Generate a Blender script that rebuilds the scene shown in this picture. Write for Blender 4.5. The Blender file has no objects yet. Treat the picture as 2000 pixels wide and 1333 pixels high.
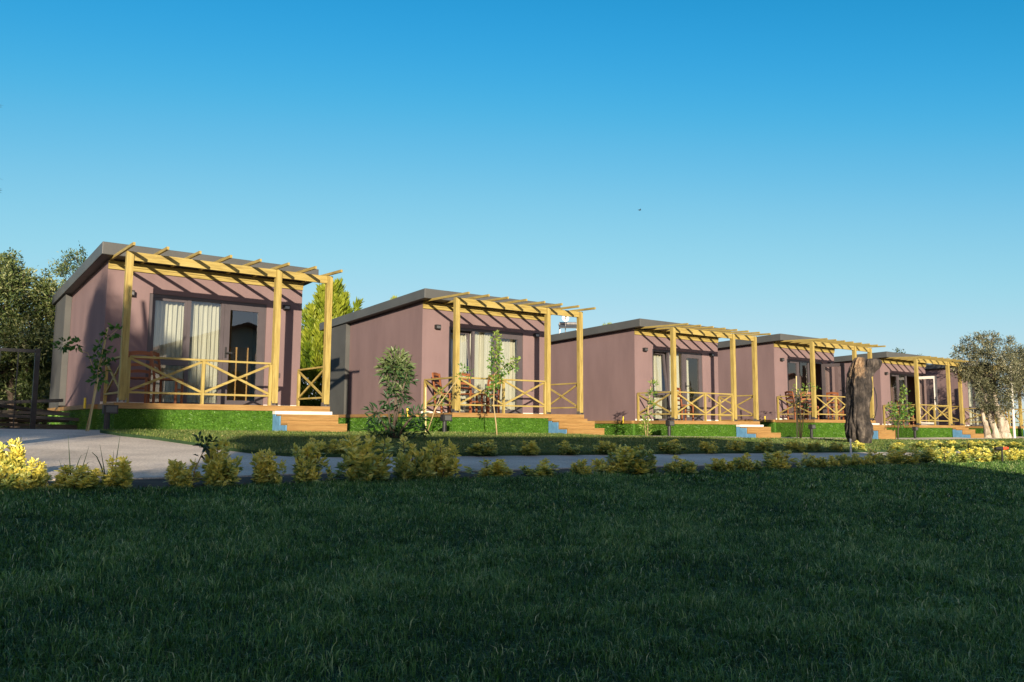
import bpy, bmesh, math, random
import numpy as np
from mathutils import Vector, Matrix, noise
R = math.radians
rng = np.random.default_rng(7)
random.seed(7)
scene = bpy.context.scene
COL = scene.collection

# ------------------------------------------------------------------ camera
F, CAM = 1539.56, Vector((-2.7395, -16.1779, -0.3364))
RT = Vector((0.79701229, -0.6039374, 0.00556966))
UP = Vector((-0.06834379, -0.08102256, 0.99436637))
FW = Vector((0.60008377, 0.79290287, 0.10585135))
cd = bpy.data.cameras.new('camera'); cam = bpy.data.objects.new('camera', cd); COL.objects.link(cam)
m = Matrix((RT, UP, -FW)).transposed().to_4x4(); m.translation = CAM; cam.matrix_world = m
cd.sensor_width = 36; cd.lens = F / 2000 * 36; cd.clip_end = 3000; cd.clip_start = .05
scene.camera = cam

def ray(px, py): return FW + RT * ((px - 1000) / F) - UP * ((py - 666.5) / F)
def at(px, py, Y):
    k = ray(px, py); return CAM + k * ((Y - CAM.y) / k.y)
def atd(px, py, ref):
    k = ray(px, py); return CAM + k * (ref - CAM).dot(FW)
def G(x, y): return -0.5 - 0.011 * min(x, 25) + 0.046 * (min(y, -1.5) + 1.5)
def Gv(x, y): return -0.5 - 0.011 * np.minimum(x, 25) + 0.046 * (np.minimum(y, -1.5) + 1.5)

# ------------------------------------------------------------------ materials
def mat(name):
    m = bpy.data.materials.new(name); m.use_nodes = True
    nt = m.node_tree; return m, nt, nt.nodes['Principled BSDF']
def N(nt, typ, **kw):
    n = nt.nodes.new(typ)
    for k, v in kw.items():
        if k in n.inputs: n.inputs[k].default_value = v
        else: setattr(n, k, v)
    return n
def c4(c): return (c[0], c[1], c[2], 1)
def ramp(nt, fac, stops):
    r = nt.nodes.new('ShaderNodeValToRGB'); e = r.color_ramp.elements
    while len(e) < len(stops): e.new(.5)
    for i, (p, c) in enumerate(stops): e[i].position = p; e[i].color = c4(c)
    nt.links.new(fac, r.inputs[0]); return r.outputs[0]
def noisy(name, stops, scale=6, detail=6, stretch=(1, 1, 1), rough=.7, bump=0, bscale=60, bdist=.01, spec=.3, metallic=0):
    m, nt, b = mat(name); L = nt.links
    tc = N(nt, 'ShaderNodeTexCoord'); mp = N(nt, 'ShaderNodeMapping'); mp.inputs['Scale'].default_value = stretch
    L.new(tc.outputs['Object'], mp.inputs[0])
    n = N(nt, 'ShaderNodeTexNoise', Scale=scale, Detail=detail, Roughness=.6); L.new(mp.outputs[0], n.inputs['Vector'])
    L.new(ramp(nt, n.outputs[0], stops), b.inputs['Base Color'])
    b.inputs['Roughness'].default_value = rough; b.inputs['Specular IOR Level'].default_value = spec; b.inputs['Metallic'].default_value = metallic
    if bump:
        n2 = N(nt, 'ShaderNodeTexNoise', Scale=bscale, Detail=4); L.new(mp.outputs[0], n2.inputs['Vector'])
        bp = N(nt, 'ShaderNodeBump', Strength=bump, Distance=bdist); L.new(n2.outputs[0], bp.inputs['Height']); L.new(bp.outputs[0], b.inputs['Normal'])
    return m
def leafmat(name, stops, trans=.25, rough=.45, spec=.35):
    m, nt, b = mat(name); L = nt.links
    a = N(nt, 'ShaderNodeAttribute', attribute_name='tone')
    col = ramp(nt, a.outputs['Fac'], stops); L.new(col, b.inputs['Base Color'])
    b.inputs['Roughness'].default_value = rough; b.inputs['Specular IOR Level'].default_value = spec
    t = N(nt, 'ShaderNodeBsdfTranslucent'); L.new(col, t.inputs[0])
    mx = N(nt, 'ShaderNodeMixShader'); mx.inputs[0].default_value = trans
    L.new(b.outputs[0], mx.inputs[1]); L.new(t.outputs[0], mx.inputs[2]); L.new(mx.outputs[0], nt.nodes['Material Output'].inputs[0])
    return m
M = {}
def wood(name, a, b_, c_):
    for ax, st in (('x', (1.2, 14, 14)), ('y', (14, 1.2, 14)), ('z', (14, 14, 1.2))):
        M[name + ax] = noisy(name + '_' + ax, [(.25, a), (.5, b_), (.72, c_)], scale=2.2, stretch=st, rough=.6, bump=.15, bscale=5)
wood('pine', (.17, .115, .03), (.32, .24, .068), (.39, .31, .105))
wood('larch', (.20, .105, .033), (.27, .155, .05), (.33, .205, .075))
wood('chair', (.15, .05, .02), (.22, .075, .028), (.27, .10, .04))
M['stucco'] = noisy('mauve_stucco', [(.22, (.146, .099, .099)), (.5, (.180, .122, .121)), (.78, (.202, .138, .136))], scale=1.3, stretch=(1.6, 1.6, .45), rough=.85, bump=.35, bscale=160, bdist=.004)
M['anthracite'] = noisy('anthracite_sheet', [(.3, (.066, .068, .065)), (.7, (.086, .088, .084))], scale=1.5, rough=.5, bump=.05, bscale=30)
M['panel'] = noisy('grey_panel', [(.3, (.062, .063, .06)), (.7, (.078, .08, .075))], scale=2, rough=.7, bump=.1, bscale=120, bdist=.003)
M['frame'] = noisy('grey_frame', [(.3, (.066, .056, .060)), (.7, (.08, .068, .073))], scale=3, rough=.38, stretch=(1, 1, 1))
M['white'] = noisy('white_paint', [(.3, (.60, .57, .51)), (.7, (.70, .67, .60))], scale=4, rough=.5)
M['cream'] = noisy('cream_render', [(.3, (.58, .53, .43)), (.7, (.68, .62, .52))], scale=1, rough=.8)
M['blue'] = noisy('blue_metal', [(.3, (.08, .19, .32)), (.62, (.11, .26, .42)), (.8, (.2, .31, .4))], scale=7, rough=.5)
M['black'] = noisy('black_metal', [(.3, (.012, .012, .013)), (.7, (.03, .03, .03))], scale=9, rough=.5)
M['steel'] = noisy('steel', [(.3, (.16, .15, .15)), (.7, (.3, .29, .28))], scale=9, rough=.4, metallic=.8)
M['yellow'] = noisy('yellow_plastic', [(.3, (.7, .5, .03)), (.7, (.8, .6, .06))], scale=9, rough=.4)
M['red'] = noisy('red_plastic', [(.3, (.55, .05, .02)), (.7, (.65, .09, .03))], scale=9, rough=.4)
M['darkroom'] = noisy('interior_wall', [(.3, (.28, .24, .2)), (.7, (.33, .29, .24))], scale=1, rough=.9)
M['cabinet'] = noisy('oak_cabinet', [(.3, (.3, .17, .06)), (.7, (.42, .26, .1))], scale=3, stretch=(8, 8, 1), rough=.5)
M['curtain'] = noisy('linen_curtain', [(.3, (.36, .355, .295)), (.7, (.44, .435, .365))], scale=2, stretch=(20, 1, 1), rough=.9)
M['soil'] = noisy('soil', [(.3, (.05, .035, .024)), (.7, (.11, .08, .055))], scale=3, rough=.95, bump=.6, bscale=25, bdist=.03)
M['lawnbase'] = noisy('lawn_base', [(.3, (.012, .035, .012)), (.7, (.03, .07, .02))], scale=2.5, rough=.95, bump=.7, bscale=40, bdist=.03)
M['turfbase'] = noisy('turf_base', [(.3, (.035, .095, .008)), (.7, (.06, .15, .014))], scale=9, rough=.8)
M['barkpale'] = noisy('pale_olive_bark', [(.3, (.2, .16, .11)), (.55, (.42, .36, .28)), (.75, (.55, .49, .4))], scale=3.5, stretch=(3, 3, .7), rough=.9, bump=.8, bscale=9, bdist=.05)
M['barkdark'] = noisy('dark_bark', [(.3, (.04, .03, .022)), (.7, (.13, .1, .075))], scale=5, stretch=(3, 3, .6), rough=.9, bump=.7, bscale=14, bdist=.03)
M['stem'] = noisy('pale_stem', [(.3, (.28, .21, .1)), (.7, (.42, .33, .17))], scale=9, rough=.8)
M['cane'] = noisy('bamboo_cane', [(.3, (.45, .36, .17)), (.7, (.6, .5, .26))], scale=9, rough=.6)
M['plank'] = noisy('weathered_plank', [(.3, (.05, .045, .04)), (.7, (.15, .14, .12))], scale=3, stretch=(1, 8, 8), rough=.9)
M['rooftile'] = noisy('roof_tiles', [(.3, (.2, .07, .04)), (.7, (.32, .13, .08))], scale=4, rough=.8)
# concrete path with faint joints, stains and aggregate
def pathmat():
    m, nt, b = mat('concrete_path'); L = nt.links
    tc = N(nt, 'ShaderNodeTexCoord')
    n1 = N(nt, 'ShaderNodeTexNoise', Scale=.7, Detail=7, Roughness=.65); n2 = N(nt, 'ShaderNodeTexNoise', Scale=45, Detail=4, Roughness=.7)
    for n in (n1, n2): L.new(tc.outputs['Object'], n.inputs['Vector'])
    a = ramp(nt, n1.outputs[0], [(.3, (.44, .365, .285)), (.55, (.68, .575, .455)), (.75, (.80, .69, .55))])
    mx = N(nt, 'ShaderNodeMixRGB', blend_type='MULTIPLY'); mx.inputs[0].default_value = .9
    L.new(a, mx.inputs[1]); L.new(ramp(nt, n2.outputs[0], [(.3, (.45, .44, .42)), (.6, (1, 1, 1))]), mx.inputs[2])
    L.new(mx.outputs[0], b.inputs['Base Color']); b.inputs['Roughness'].default_value = .9
    bp = N(nt, 'ShaderNodeBump', Strength=.5, Distance=.012); L.new(n2.outputs[0], bp.inputs['Height']); L.new(bp.outputs[0], b.inputs['Normal'])
    return m
M['path'] = pathmat()
def glassmat():
    m, nt, b = mat('window_glass'); L = nt.links; nt.nodes.remove(b)
    t = N(nt, 'ShaderNodeBsdfTransparent'); t.inputs[0].default_value = (.93, .94, .92, 1)
    g = N(nt, 'ShaderNodeBsdfGlossy', Roughness=.004); g.inputs[0].default_value = (.95, .97, 1, 1)
    lw = N(nt, 'ShaderNodeFresnel', IOR=2.05); ge = N(nt, 'ShaderNodeNewGeometry'); fr = N(nt, 'ShaderNodeMath', operation='SUBTRACT', use_clamp=True); L.new(lw.outputs[0], fr.inputs[0]); L.new(ge.outputs['Backfacing'], fr.inputs[1])
    mx = N(nt, 'ShaderNodeMixShader'); L.new(fr.outputs[0], mx.inputs[0]); L.new(t.outputs[0], mx.inputs[1]); L.new(g.outputs[0], mx.inputs[2])
    L.new(mx.outputs[0], nt.nodes['Material Output'].inputs[0]); return m
M['glass'] = glassmat()
def stumpmat():
    m, nt, b = mat('charred_olive_wood'); L = nt.links
    tc = N(nt, 'ShaderNodeTexCoord'); mp = N(nt, 'ShaderNodeMapping'); mp.inputs['Scale'].default_value = (2.2, 2.2, 1.3); L.new(tc.outputs['Object'], mp.inputs[0])
    n = N(nt, 'ShaderNodeTexNoise', Scale=3, Detail=8, Roughness=.65); L.new(mp.outputs[0], n.inputs['Vector'])
    n2 = N(nt, 'ShaderNodeTexNoise', Scale=14, Detail=6, Roughness=.7); L.new(mp.outputs[0], n2.inputs['Vector'])
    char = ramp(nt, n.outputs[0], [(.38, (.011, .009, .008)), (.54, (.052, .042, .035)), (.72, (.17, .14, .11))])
    lit_scar = ramp(nt, n2.outputs[0], [(.3, (.12, .07, .035)), (.5, (.30, .19, .10)), (.7, (.46, .34, .2))])  # tan for the scar and the painted sunlit side
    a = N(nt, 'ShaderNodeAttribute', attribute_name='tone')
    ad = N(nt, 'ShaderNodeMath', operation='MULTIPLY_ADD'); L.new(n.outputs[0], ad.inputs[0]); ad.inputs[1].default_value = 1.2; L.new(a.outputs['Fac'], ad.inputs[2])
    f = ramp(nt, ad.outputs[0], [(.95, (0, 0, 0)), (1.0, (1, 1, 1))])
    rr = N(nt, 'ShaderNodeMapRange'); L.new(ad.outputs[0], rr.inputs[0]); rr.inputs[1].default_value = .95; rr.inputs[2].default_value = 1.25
    mx = N(nt, 'ShaderNodeMixRGB'); L.new(rr.outputs[0], mx.inputs[0]); L.new(char, mx.inputs[1]); L.new(lit_scar, mx.inputs[2])
    L.new(mx.outputs[0], b.inputs['Base Color']); b.inputs['Roughness'].default_value = .85
    bp = N(nt, 'ShaderNodeBump', Strength=.9, Distance=.05); L.new(n2.outputs[0], bp.inputs['Height']); L.new(bp.outputs[0], b.inputs['Normal'])
    return m
M['stump'] = stumpmat()
M['grass'] = leafmat('lawn_grass', [(0, (.018, .045, .008)), (.35, (.062, .145, .023)), (.65, (.15, .29, .05)), (.90, (.44, .52, .2)), (1, (.66, .62, .34))], trans=.3, rough=.45, spec=.4)
M['stripgrass'] = leafmat('mown_grass', [(0, (.03, .065, .014)), (.4, (.095, .155, .035)), (.75, (.19, .245, .06)), (.93, (.38, .36, .13)), (1, (.5, .44, .2))], trans=.3)
M['turf'] = leafmat('artificial_turf', [(0, (.035, .11, .006)), (.5, (.09, .225, .014)), (.85, (.18, .37, .035)), (1, (.5, .7, .22))], trans=.1, rough=.35, spec=.6)
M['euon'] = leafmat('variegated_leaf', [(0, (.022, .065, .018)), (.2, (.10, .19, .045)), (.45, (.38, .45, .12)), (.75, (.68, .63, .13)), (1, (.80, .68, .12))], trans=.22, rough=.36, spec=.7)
M['bright'] = leafmat('fresh_leaf', [(0, (.03, .10, .015)), (.5, (.10, .22, .03)), (1, (.26, .34, .06))], trans=.3)
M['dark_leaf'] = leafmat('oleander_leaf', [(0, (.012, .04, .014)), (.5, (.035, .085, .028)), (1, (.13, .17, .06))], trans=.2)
M['olive'] = leafmat('olive_leaf', [(0, (.016, .032, .009)), (.4, (.056, .090, .026)), (.8, (.165, .20, .062)), (1, (.30, .31, .14))], trans=.2)
M['olive_silver'] = leafmat('silver_olive_leaf', [(0, (.026, .034, .018)), (.4, (.10, .11, .055)), (.8, (.24, .235, .135)), (1, (.36, .34, .22))], trans=.2)
M['thuja'] = leafmat('golden_conifer', [(0, (.03, .075, .008)), (.5, (.15, .215, .016)), (1, (.34, .37, .04))], trans=.3)
M['pine_leaf'] = leafmat('pine_needle', [(0, (.012, .03, .012)), (1, (.04, .07, .03))], trans=.1)

# ------------------------------------------------------------------ mesh helpers
class MB:
    def __init__(s): s.v = []; s.f = []; s.t = None
    def hexa(s, p):
        n = len(s.v); s.v += [tuple(q) for q in p]
        s.f += [tuple(n + i for i in f) for f in ((0, 3, 2, 1), (4, 5, 6, 7), (0, 1, 5, 4), (1, 2, 6, 5), (2, 3, 7, 6), (3, 0, 4, 7))]; return s
    def box(s, x0, y0, z0, x1, y1, z1):
        return s.hexa([(x0, y0, z0), (x1, y0, z0), (x1, y1, z0), (x0, y1, z0), (x0, y0, z1), (x1, y0, z1), (x1, y1, z1), (x0, y1, z1)])
    def bar(s, a, b, w, h, up=(0, 0, 1)):
        a, b = Vector(a), Vector(b); d = (b - a).normalized(); u = Vector(up)
        if abs(d.dot(u)) > .98: u = Vector((0, 1, 0))
        r = d.cross(u).normalized(); u = r.cross(d)
        r *= w / 2; u *= h / 2
        return s.hexa([a - r - u, a + r - u, b + r - u, b - r - u, a - r + u, a + r + u, b + r + u, b - r + u])
    def tube(s, pts, rad, n=8, cap=True):
        pts = [Vector(p) for p in pts]; base = len(s.v); k = len(pts); prev = None
        for i, p in enumerate(pts):
            d = (pts[min(i + 1, k - 1)] - pts[max(i - 1, 0)]).normalized()
            ref = prev if prev is not None and abs(d.dot(prev)) < .95 else (Vector((1, 0, 0)) if abs(d.x) < .8 else Vector((0, 1, 0)))
            a = (ref - d * ref.dot(d)).normalized(); b = d.cross(a); prev = a
            for j in range(n):
                th = 2 * math.pi * j / n; s.v.append(tuple(p + (a * math.cos(th) + b * math.sin(th)) * rad[i]))
        for i in range(k - 1):
            for j in range(n):
                q = base + i * n; s.f.append((q + j, q + (j + 1) % n, q + n + (j + 1) % n, q + n + j))
        if cap:
            s.f.append(tuple(base + j for j in reversed(range(n)))); s.f.append(tuple(base + (k - 1) * n + j for j in range(n)))
        return s
    def prism(s, poly, y0, y1, ax=1):
        n = len(s.v); k = len(poly)
        for yy in (y0, y1):
            for (a, b) in poly: s.v.append((a, yy, b) if ax == 1 else ((yy, a, b) if ax == 0 else (a, b, yy)))
        s.f.append(tuple(n + i for i in range(k))); s.f.append(tuple(n + k + i for i in reversed(range(k))))
        for i in range(k): s.f.append((n + i, n + k + i, n + k + (i + 1) % k, n + (i + 1) % k))
        return s
    def build(s, name, m, parent=None, smooth=False, fix=True):
        me = bpy.data.meshes.new(name); me.from_pydata(s.v, [], s.f)
        if fix:
            bm = bmesh.new(); bm.from_mesh(me); bmesh.ops.recalc_face_normals(bm, faces=bm.faces); bm.to_mesh(me); bm.free()
        if smooth: me.polygons.foreach_set('use_smooth', [True] * len(me.polygons))
        return link(name, me, m, parent)
def link(name, me, m, parent=None):
    me.materials.append(M[m] if isinstance(m, str) else m)
    o = bpy.data.objects.new(name, me); COL.objects.link(o)
    if parent: o.parent = parent
    return o
def tag(o, label=None, cat=None, group=None, kind=None):
    if label: o['label'] = label
    if cat: o['category'] = cat
    if group: o['group'] = group
    if kind: o['kind'] = kind
    return o
def empty(name, loc=(0, 0, 0), rz=0):
    o = bpy.data.objects.new(name, None); COL.objects.link(o); o.location = loc; o.rotation_euler = (0, 0, rz); o.empty_display_size = .2; return o
def kids(o): return [c for c in bpy.data.objects if c.parent == o]
def copy_tree(o, parent=None):
    c = o.copy(); COL.objects.link(c); c.parent = parent
    for ch in kids(o): copy_tree(ch, c)
    return c
# big vertex arrays -> mesh of tri/quad leaves with a per-point tone
def raw_mesh(name, V, faces, tone):
    me = bpy.data.meshes.new(name); V = np.asarray(V, np.float32); faces = np.asarray(faces, np.int32); k = faces.shape[1]
    me.vertices.add(len(V)); me.vertices.foreach_set('co', V.ravel())
    me.loops.add(faces.size); me.loops.foreach_set('vertex_index', faces.ravel())
    me.polygons.add(len(faces)); me.polygons.foreach_set('loop_start', np.arange(len(faces), dtype=np.int32) * k)
    me.update(calc_edges=True); me.validate()
    a = me.attributes.new('tone', 'FLOAT', 'POINT'); a.data.foreach_set('value', np.asarray(tone, np.float32))
    return me
def nrm(a): return a / np.maximum(np.linalg.norm(a, axis=1, keepdims=True), 1e-9)
def leaves(P, D, L, W, tone, fold=.25, droop=0.):
    """folded four-point leaves: base P, direction D, length L, width W"""
    n = len(P); D = nrm(D); r = nrm(np.cross(D, rng.normal(size=(n, 3)))); u = np.cross(r, D)
    L = np.broadcast_to(np.asarray(L, float), (n,))[:, None]; W = np.broadcast_to(np.asarray(W, float), (n,))[:, None]
    mid = P + D * L * .5; tip = P + D * L; tip[:, 2] -= droop * L[:, 0]
    V = np.stack([P, mid - r * W / 2 + u * W * fold, tip, mid + r * W / 2 + u * W * fold], 1).reshape(-1, 3)
    i = np.arange(n)[:, None] * 4
    Fc = np.concatenate([i + np.array([[0, 2, 1]]), i + np.array([[0, 3, 2]])])
    return V, Fc, np.repeat(np.clip(tone, 0, 1), 4)
def merge(parts):
    V, Fc, T, o = [], [], [], 0
    for v, f, t in parts: V.append(v); Fc.append(f + o); T.append(t); o += len(v)
    return np.concatenate(V), np.concatenate(Fc), np.concatenate(T)
def sphere_dirs(n): return nrm(rng.normal(size=(n, 3)))

# ------------------------------------------------------------------ world & sun
SUN_EL, SUN_AZ = R(13.2), R(29.5)           # azimuth measured from -y towards -x
SD = Vector((-math.sin(SUN_AZ) * math.cos(SUN_EL), -math.cos(SUN_AZ) * math.cos(SUN_EL), math.sin(SUN_EL)))
w = bpy.data.worlds.new('World'); scene.world = w; w.use_nodes = True; nt = w.node_tree
bg = nt.nodes['Background']; sky = N(nt, 'ShaderNodeTexSky'); sky.sky_type = 'NISHITA'; sky.sun_disc = False
sky.sun_elevation = SUN_EL; sky.sun_rotation = math.atan2(SD.x, SD.y); sky.ozone_density = 1.6; sky.air_density = 1.0; sky.dust_density = .4
# clear-evening grade of the sky: deeper blue overhead, as the polarised sky of the photograph
sp = N(nt, 'ShaderNodeSeparateColor'); cb = N(nt, 'ShaderNodeCombineColor'); nt.links.new(sky.outputs[0], sp.inputs[0])
for ch, pts in enumerate(([(0, 0), (.16, .004), (.23, .023), (.295, .060), (.365, .132), (.46, .23), (.60, .33), (1, .54)], [(0, 0), (.36, .29), (.45, .38), (.57, .485), (.86, .66), (1, .70)], [(0, 0), (.62, .65), (.72, .74), (.87, .79), (1, .815)])):
    m1 = N(nt, 'ShaderNodeMath', operation='MULTIPLY'); m1.inputs[1].default_value = .191; nt.links.new(sp.outputs[ch], m1.inputs[0])
    fc = N(nt, 'ShaderNodeFloatCurve'); cv = fc.mapping.curves[0]; cv.points[0].location = pts[0]; cv.points[1].location = pts[-1]
    for q in pts[1:-1]: cv.points.new(*q)
    fc.mapping.use_clip = False; fc.mapping.update(); nt.links.new(m1.outputs[0], fc.inputs['Value']); nt.links.new(fc.outputs[0], cb.inputs[ch])
m2 = N(nt, 'ShaderNodeVectorMath', operation='SCALE'); m2.inputs['Scale'].default_value = 5.2; nt.links.new(cb.outputs[0], m2.inputs[0])
tcw = N(nt, 'ShaderNodeTexCoord'); dt = N(nt, 'ShaderNodeVectorMath', operation='DOT_PRODUCT'); nt.links.new(tcw.outputs['Generated'], dt.inputs[0]); dt.inputs[1].default_value = (-math.sin(SUN_AZ), -math.cos(SUN_AZ), 0)
mr = N(nt, 'ShaderNodeMapRange', interpolation_type='SMOOTHSTEP'); nt.links.new(dt.outputs['Value'], mr.inputs[0]); mr.inputs[1].default_value = -.55; mr.inputs[2].default_value = .15
wm = N(nt, 'ShaderNodeVectorMath', operation='MULTIPLY'); nt.links.new(sky.outputs[0], wm.inputs[0]); wm.inputs[1].default_value = (.92, .82, .90)
mxs = N(nt, 'ShaderNodeMixRGB'); nt.links.new(mr.outputs[0], mxs.inputs[0]); nt.links.new(m2.outputs[0], mxs.inputs[1]); nt.links.new(wm.outputs[0], mxs.inputs[2]); nt.links.new(mxs.outputs[0], bg.inputs[0])
bg.inputs[1].default_value = .103
sl = bpy.data.lights.new('sun', 'SUN'); sl.energy = 5.0; sl.angle = R(.5); sl.color = (1, .855, .66)
so = bpy.data.objects.new('sun', sl); COL.objects.link(so); so.rotation_euler = SD.to_track_quat('Z', 'Y').to_euler(); so.location = (0, 0, 30)
vs = scene.view_settings; vs.view_transform = 'Standard'; vs.look = 'None'; vs.exposure = .9; vs.gamma = 1
scene.cycles.max_bounces = 8; scene.cycles.transparent_max_bounces = 12

# ------------------------------------------------------------------ ground, path, lawns
def sheet(name, xs, ys, dz, m, thick=0, kind='structure'):
    b = MB()
    nx, ny = len(xs), len(ys)
    for y in ys:
        for x in xs: b.v.append((x, y, G(x, y) + dz))
    for j in range(ny - 1):
        for i in range(nx - 1): q = j * nx + i; b.f.append((q, q + 1, q + nx + 1, q + nx))
    return tag(b.build(name, m, fix=False), kind=kind)
XS = [-900, -300, -100, -50] + list(range(-30, 66, 5)) + [100, 300, 900]
g = sheet('ground', XS, [-900, -300, -120, -60, -40, -20, -9, -1.5, 5, 20, 60, 200, 900], -.03, 'soil')
def slab(name, polys, dz, drop, m):
    b = MB()
    for poly in polys:
        n = len(b.v); k = len(poly)
        for t in (0, 1):
            for x, y in poly: b.v.append((x, y, G(x, y) + dz - drop * t))
        b.f.append(tuple(n + i for i in range(k)))
        for i in range(k): b.f.append((n + i, n + k + i, n + k + (i + 1) % k, n + (i + 1) % k))
    return tag(b.build(name, m), kind='structure')
edge = [(-9 + .0, -9.0)]
near = [(x, -8.97 + .05 * math.sin(x * 1.9) + .03 * math.sin(x * 5.3)) for x in np.arange(-25, 25.01, .5)]
slab('path', [near + [(25, -1.3), (-25, -1.3)], [(25, -8.97), (70, -8.97), (70, -1.3), (25, -1.3)]], .04, .12, 'path')
slab('soil_bed', [[(x, y - .02) for x, y in near] + [(25, -10.1), (-25, -10.1)], [(25, -8.99), (70, -8.99), (70, -10.1), (25, -10.1)]], .03, .08, 'soil')
LAWN = [(-.35, -2.2), (-.22, -3.0), (.10, -4.02), (.33, -5.23), (.42, -5.85), (.52, -6.3), (.66, -6.75), (.9, -7.05), (1.45, -7.2), (25, -7.22), (25, -3.05), (16, -2.9), (11, -2.62), (9.5, -1.75), (5.0, -1.75), (3.9, -2.15)]
slab('lawn', [LAWN, [(25, -7.22), (60, -7.22), (60, -3.05), (25, -3.05)]], .075, .1, 'lawnbase')
slab('front_lawn', [[(-40, -60), (25, -60), (25, -9.75), (-40, -9.75)], [(25, -60), (70, -60), (70, -9.75), (25, -9.75)]], .034, .06, 'lawnbase')

def grass_patch(x, y, z, hmul, wid, cx=None, cy=None, ti=None, tone0=0.):
    n = len(x)
    # low-frequency hollows and mounds of growth, then tuft by tuft variation
    pn = np.sin(x * 2.1 + 1.3 * np.sin(y * 1.7)) * np.sin(y * 2.9 + 1.1 * np.sin(x * 1.3)) + .7 * np.sin(x * 6.3 + y * 4.1 + 2 * np.sin(y * 2.2)) * np.sin(y * 7.7 - x * 2.2) + .4 * np.sin(x * 15.1 - y * 9) * np.sin(y * 17 + x * 5)
    if ti is None: th, tt, az0 = 1., 0., None
    else:
        k = ti.max() + 1; th = (.7 + .6 * rng.random(k))[ti]; tt = (.16 * rng.normal(size=k))[ti]; az0 = np.arctan2(y - cy, x - cx)
    h = hmul * (.55 + .75 * rng.random(n) ** 1.6 + .2 * pn) * th; h = np.maximum(h, .010)
    az = rng.random(n) * 6.283 if az0 is None else az0 + .7 * rng.normal(size=n); lean = .2 + 1.0 * rng.random(n) ** 1.1
    tw = az + 1.57 + .8 * rng.normal(size=n)
    d = np.stack([np.cos(az), np.sin(az), np.zeros(n)], 1); s = np.stack([np.cos(tw), np.sin(tw), np.zeros(n)], 1)
    P = np.stack([x, y, z], 1); up = np.array([[0, 0, 1.]])
    w = (wid * (.6 + .8 * rng.random(n)))[:, None]; hh = h[:, None]; ln = lean[:, None]
    m = P + up * hh * .6 + d * hh * ln * .35; t = P + up * hh * (1 - .38 * ln) + d * hh * ln * 1.05
    tone = np.clip(.40 + .17 * rng.normal(size=n) + .12 * pn + tt + tone0, 0, .9); dead = rng.random(n) < .03; tone[dead] = .9 + .1 * rng.random(dead.sum())
    V = np.stack([P - s * w / 2, P + s * w / 2, m + s * w * .42, m - s * w * .42, t], 1).reshape(-1, 3); i = np.arange(n)[:, None] * 5
    Fc = np.concatenate([i + np.array([[0, 1, 2]]), i + np.array([[0, 2, 3]]), i + np.array([[3, 2, 4]])])
    return V, Fc, np.repeat(tone, 5)
def cam_dist(x, y): return np.hypot(x - CAM.x, y - CAM.y)
def in_view(x, y, a=.22):
    dx, dy = x - CAM.x, y - CAM.y; f = dx * .6036 + dy * .7973; r = dx * .7973 - dy * .6036
    return (f > 1.2) & (np.abs(r) < f * (.65 + a) + .6)
parts = []
def scatter_front(dmin, dmax, dens, h, wid):
    x0, x1, y0, y1 = -8, 30, -17.5, -9.55
    q = 9; n = int((x1 - x0) * (y1 - y0) * dens / q); cx = x0 + (x1 - x0) * rng.random(n); cy = y0 + (y1 - y0) * rng.random(n)
    d = cam_dist(cx, cy); k = (d >= dmin) & (d < dmax) & in_view(cx, cy); cx, cy = cx[k], cy[k]
    ti = np.repeat(np.arange(len(cx)), q); x = cx[ti] + rng.normal(size=len(ti)) * .014; y = cy[ti] + rng.normal(size=len(ti)) * .014
    k = y < -9.70 + .1 * np.sin(x * 2.3) + .06 * np.sin(x * 7.1); x, y, ti = x[k], y[k], ti[k]
    parts.append(grass_patch(x, y, Gv(x, y) + .03, h, wid, cx[ti], cy[ti], ti))
scatter_front(1.2, 3.6, 22000, .043, .0027); scatter_front(3.6, 5.5, 15000, .043, .0036); scatter_front(5.5, 8.5, 8500, .043, .0055); scatter_front(8.5, 40, 2600, .05, .010)
V, Fc, T = merge(parts); o = link('grass', raw_mesh('grass', V, Fc, T), 'grass'); tag(o, 'dark green shaded grass blades of the large front lawn', 'grass', kind='stuff')
parts = []
def inside(x, y, poly):
    c = np.zeros(len(x), bool); j = len(poly) - 1
    for i in range(len(poly)):
        xi, yi = poly[i]; xj, yj = poly[j]
        c ^= ((yi > y) != (yj > y)) & (x < (xj - xi) * (y - yi) / (yj - yi + 1e-12) + xi); j = i
    return c
for (xa, xb, dn, wd) in ((-.5, 6, 2600, .009), (6, 14, 1500, .012), (14, 40, 500, .02)):
    n = int((xb - xa) * 5.6 * dn); x = xa + (xb - xa) * rng.random(n); y = -7.25 + 5.6 * rng.random(n)
    k = inside(x, y, LAWN) | ((x >= 25) & (y < -3.05) & (y > -7.2)); x, y = x[k], y[k]
    parts.append(grass_patch(x, y, Gv(x, y) + .072, .042, wd, tone0=.14))
V, Fc, T = merge(parts); o = link('lawn_grass', raw_mesh('lawn_grass', V, Fc, T), 'stripgrass'); tag(o, 'mown grass strip between the curving path and the cabins', 'grass', kind='stuff')

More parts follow.
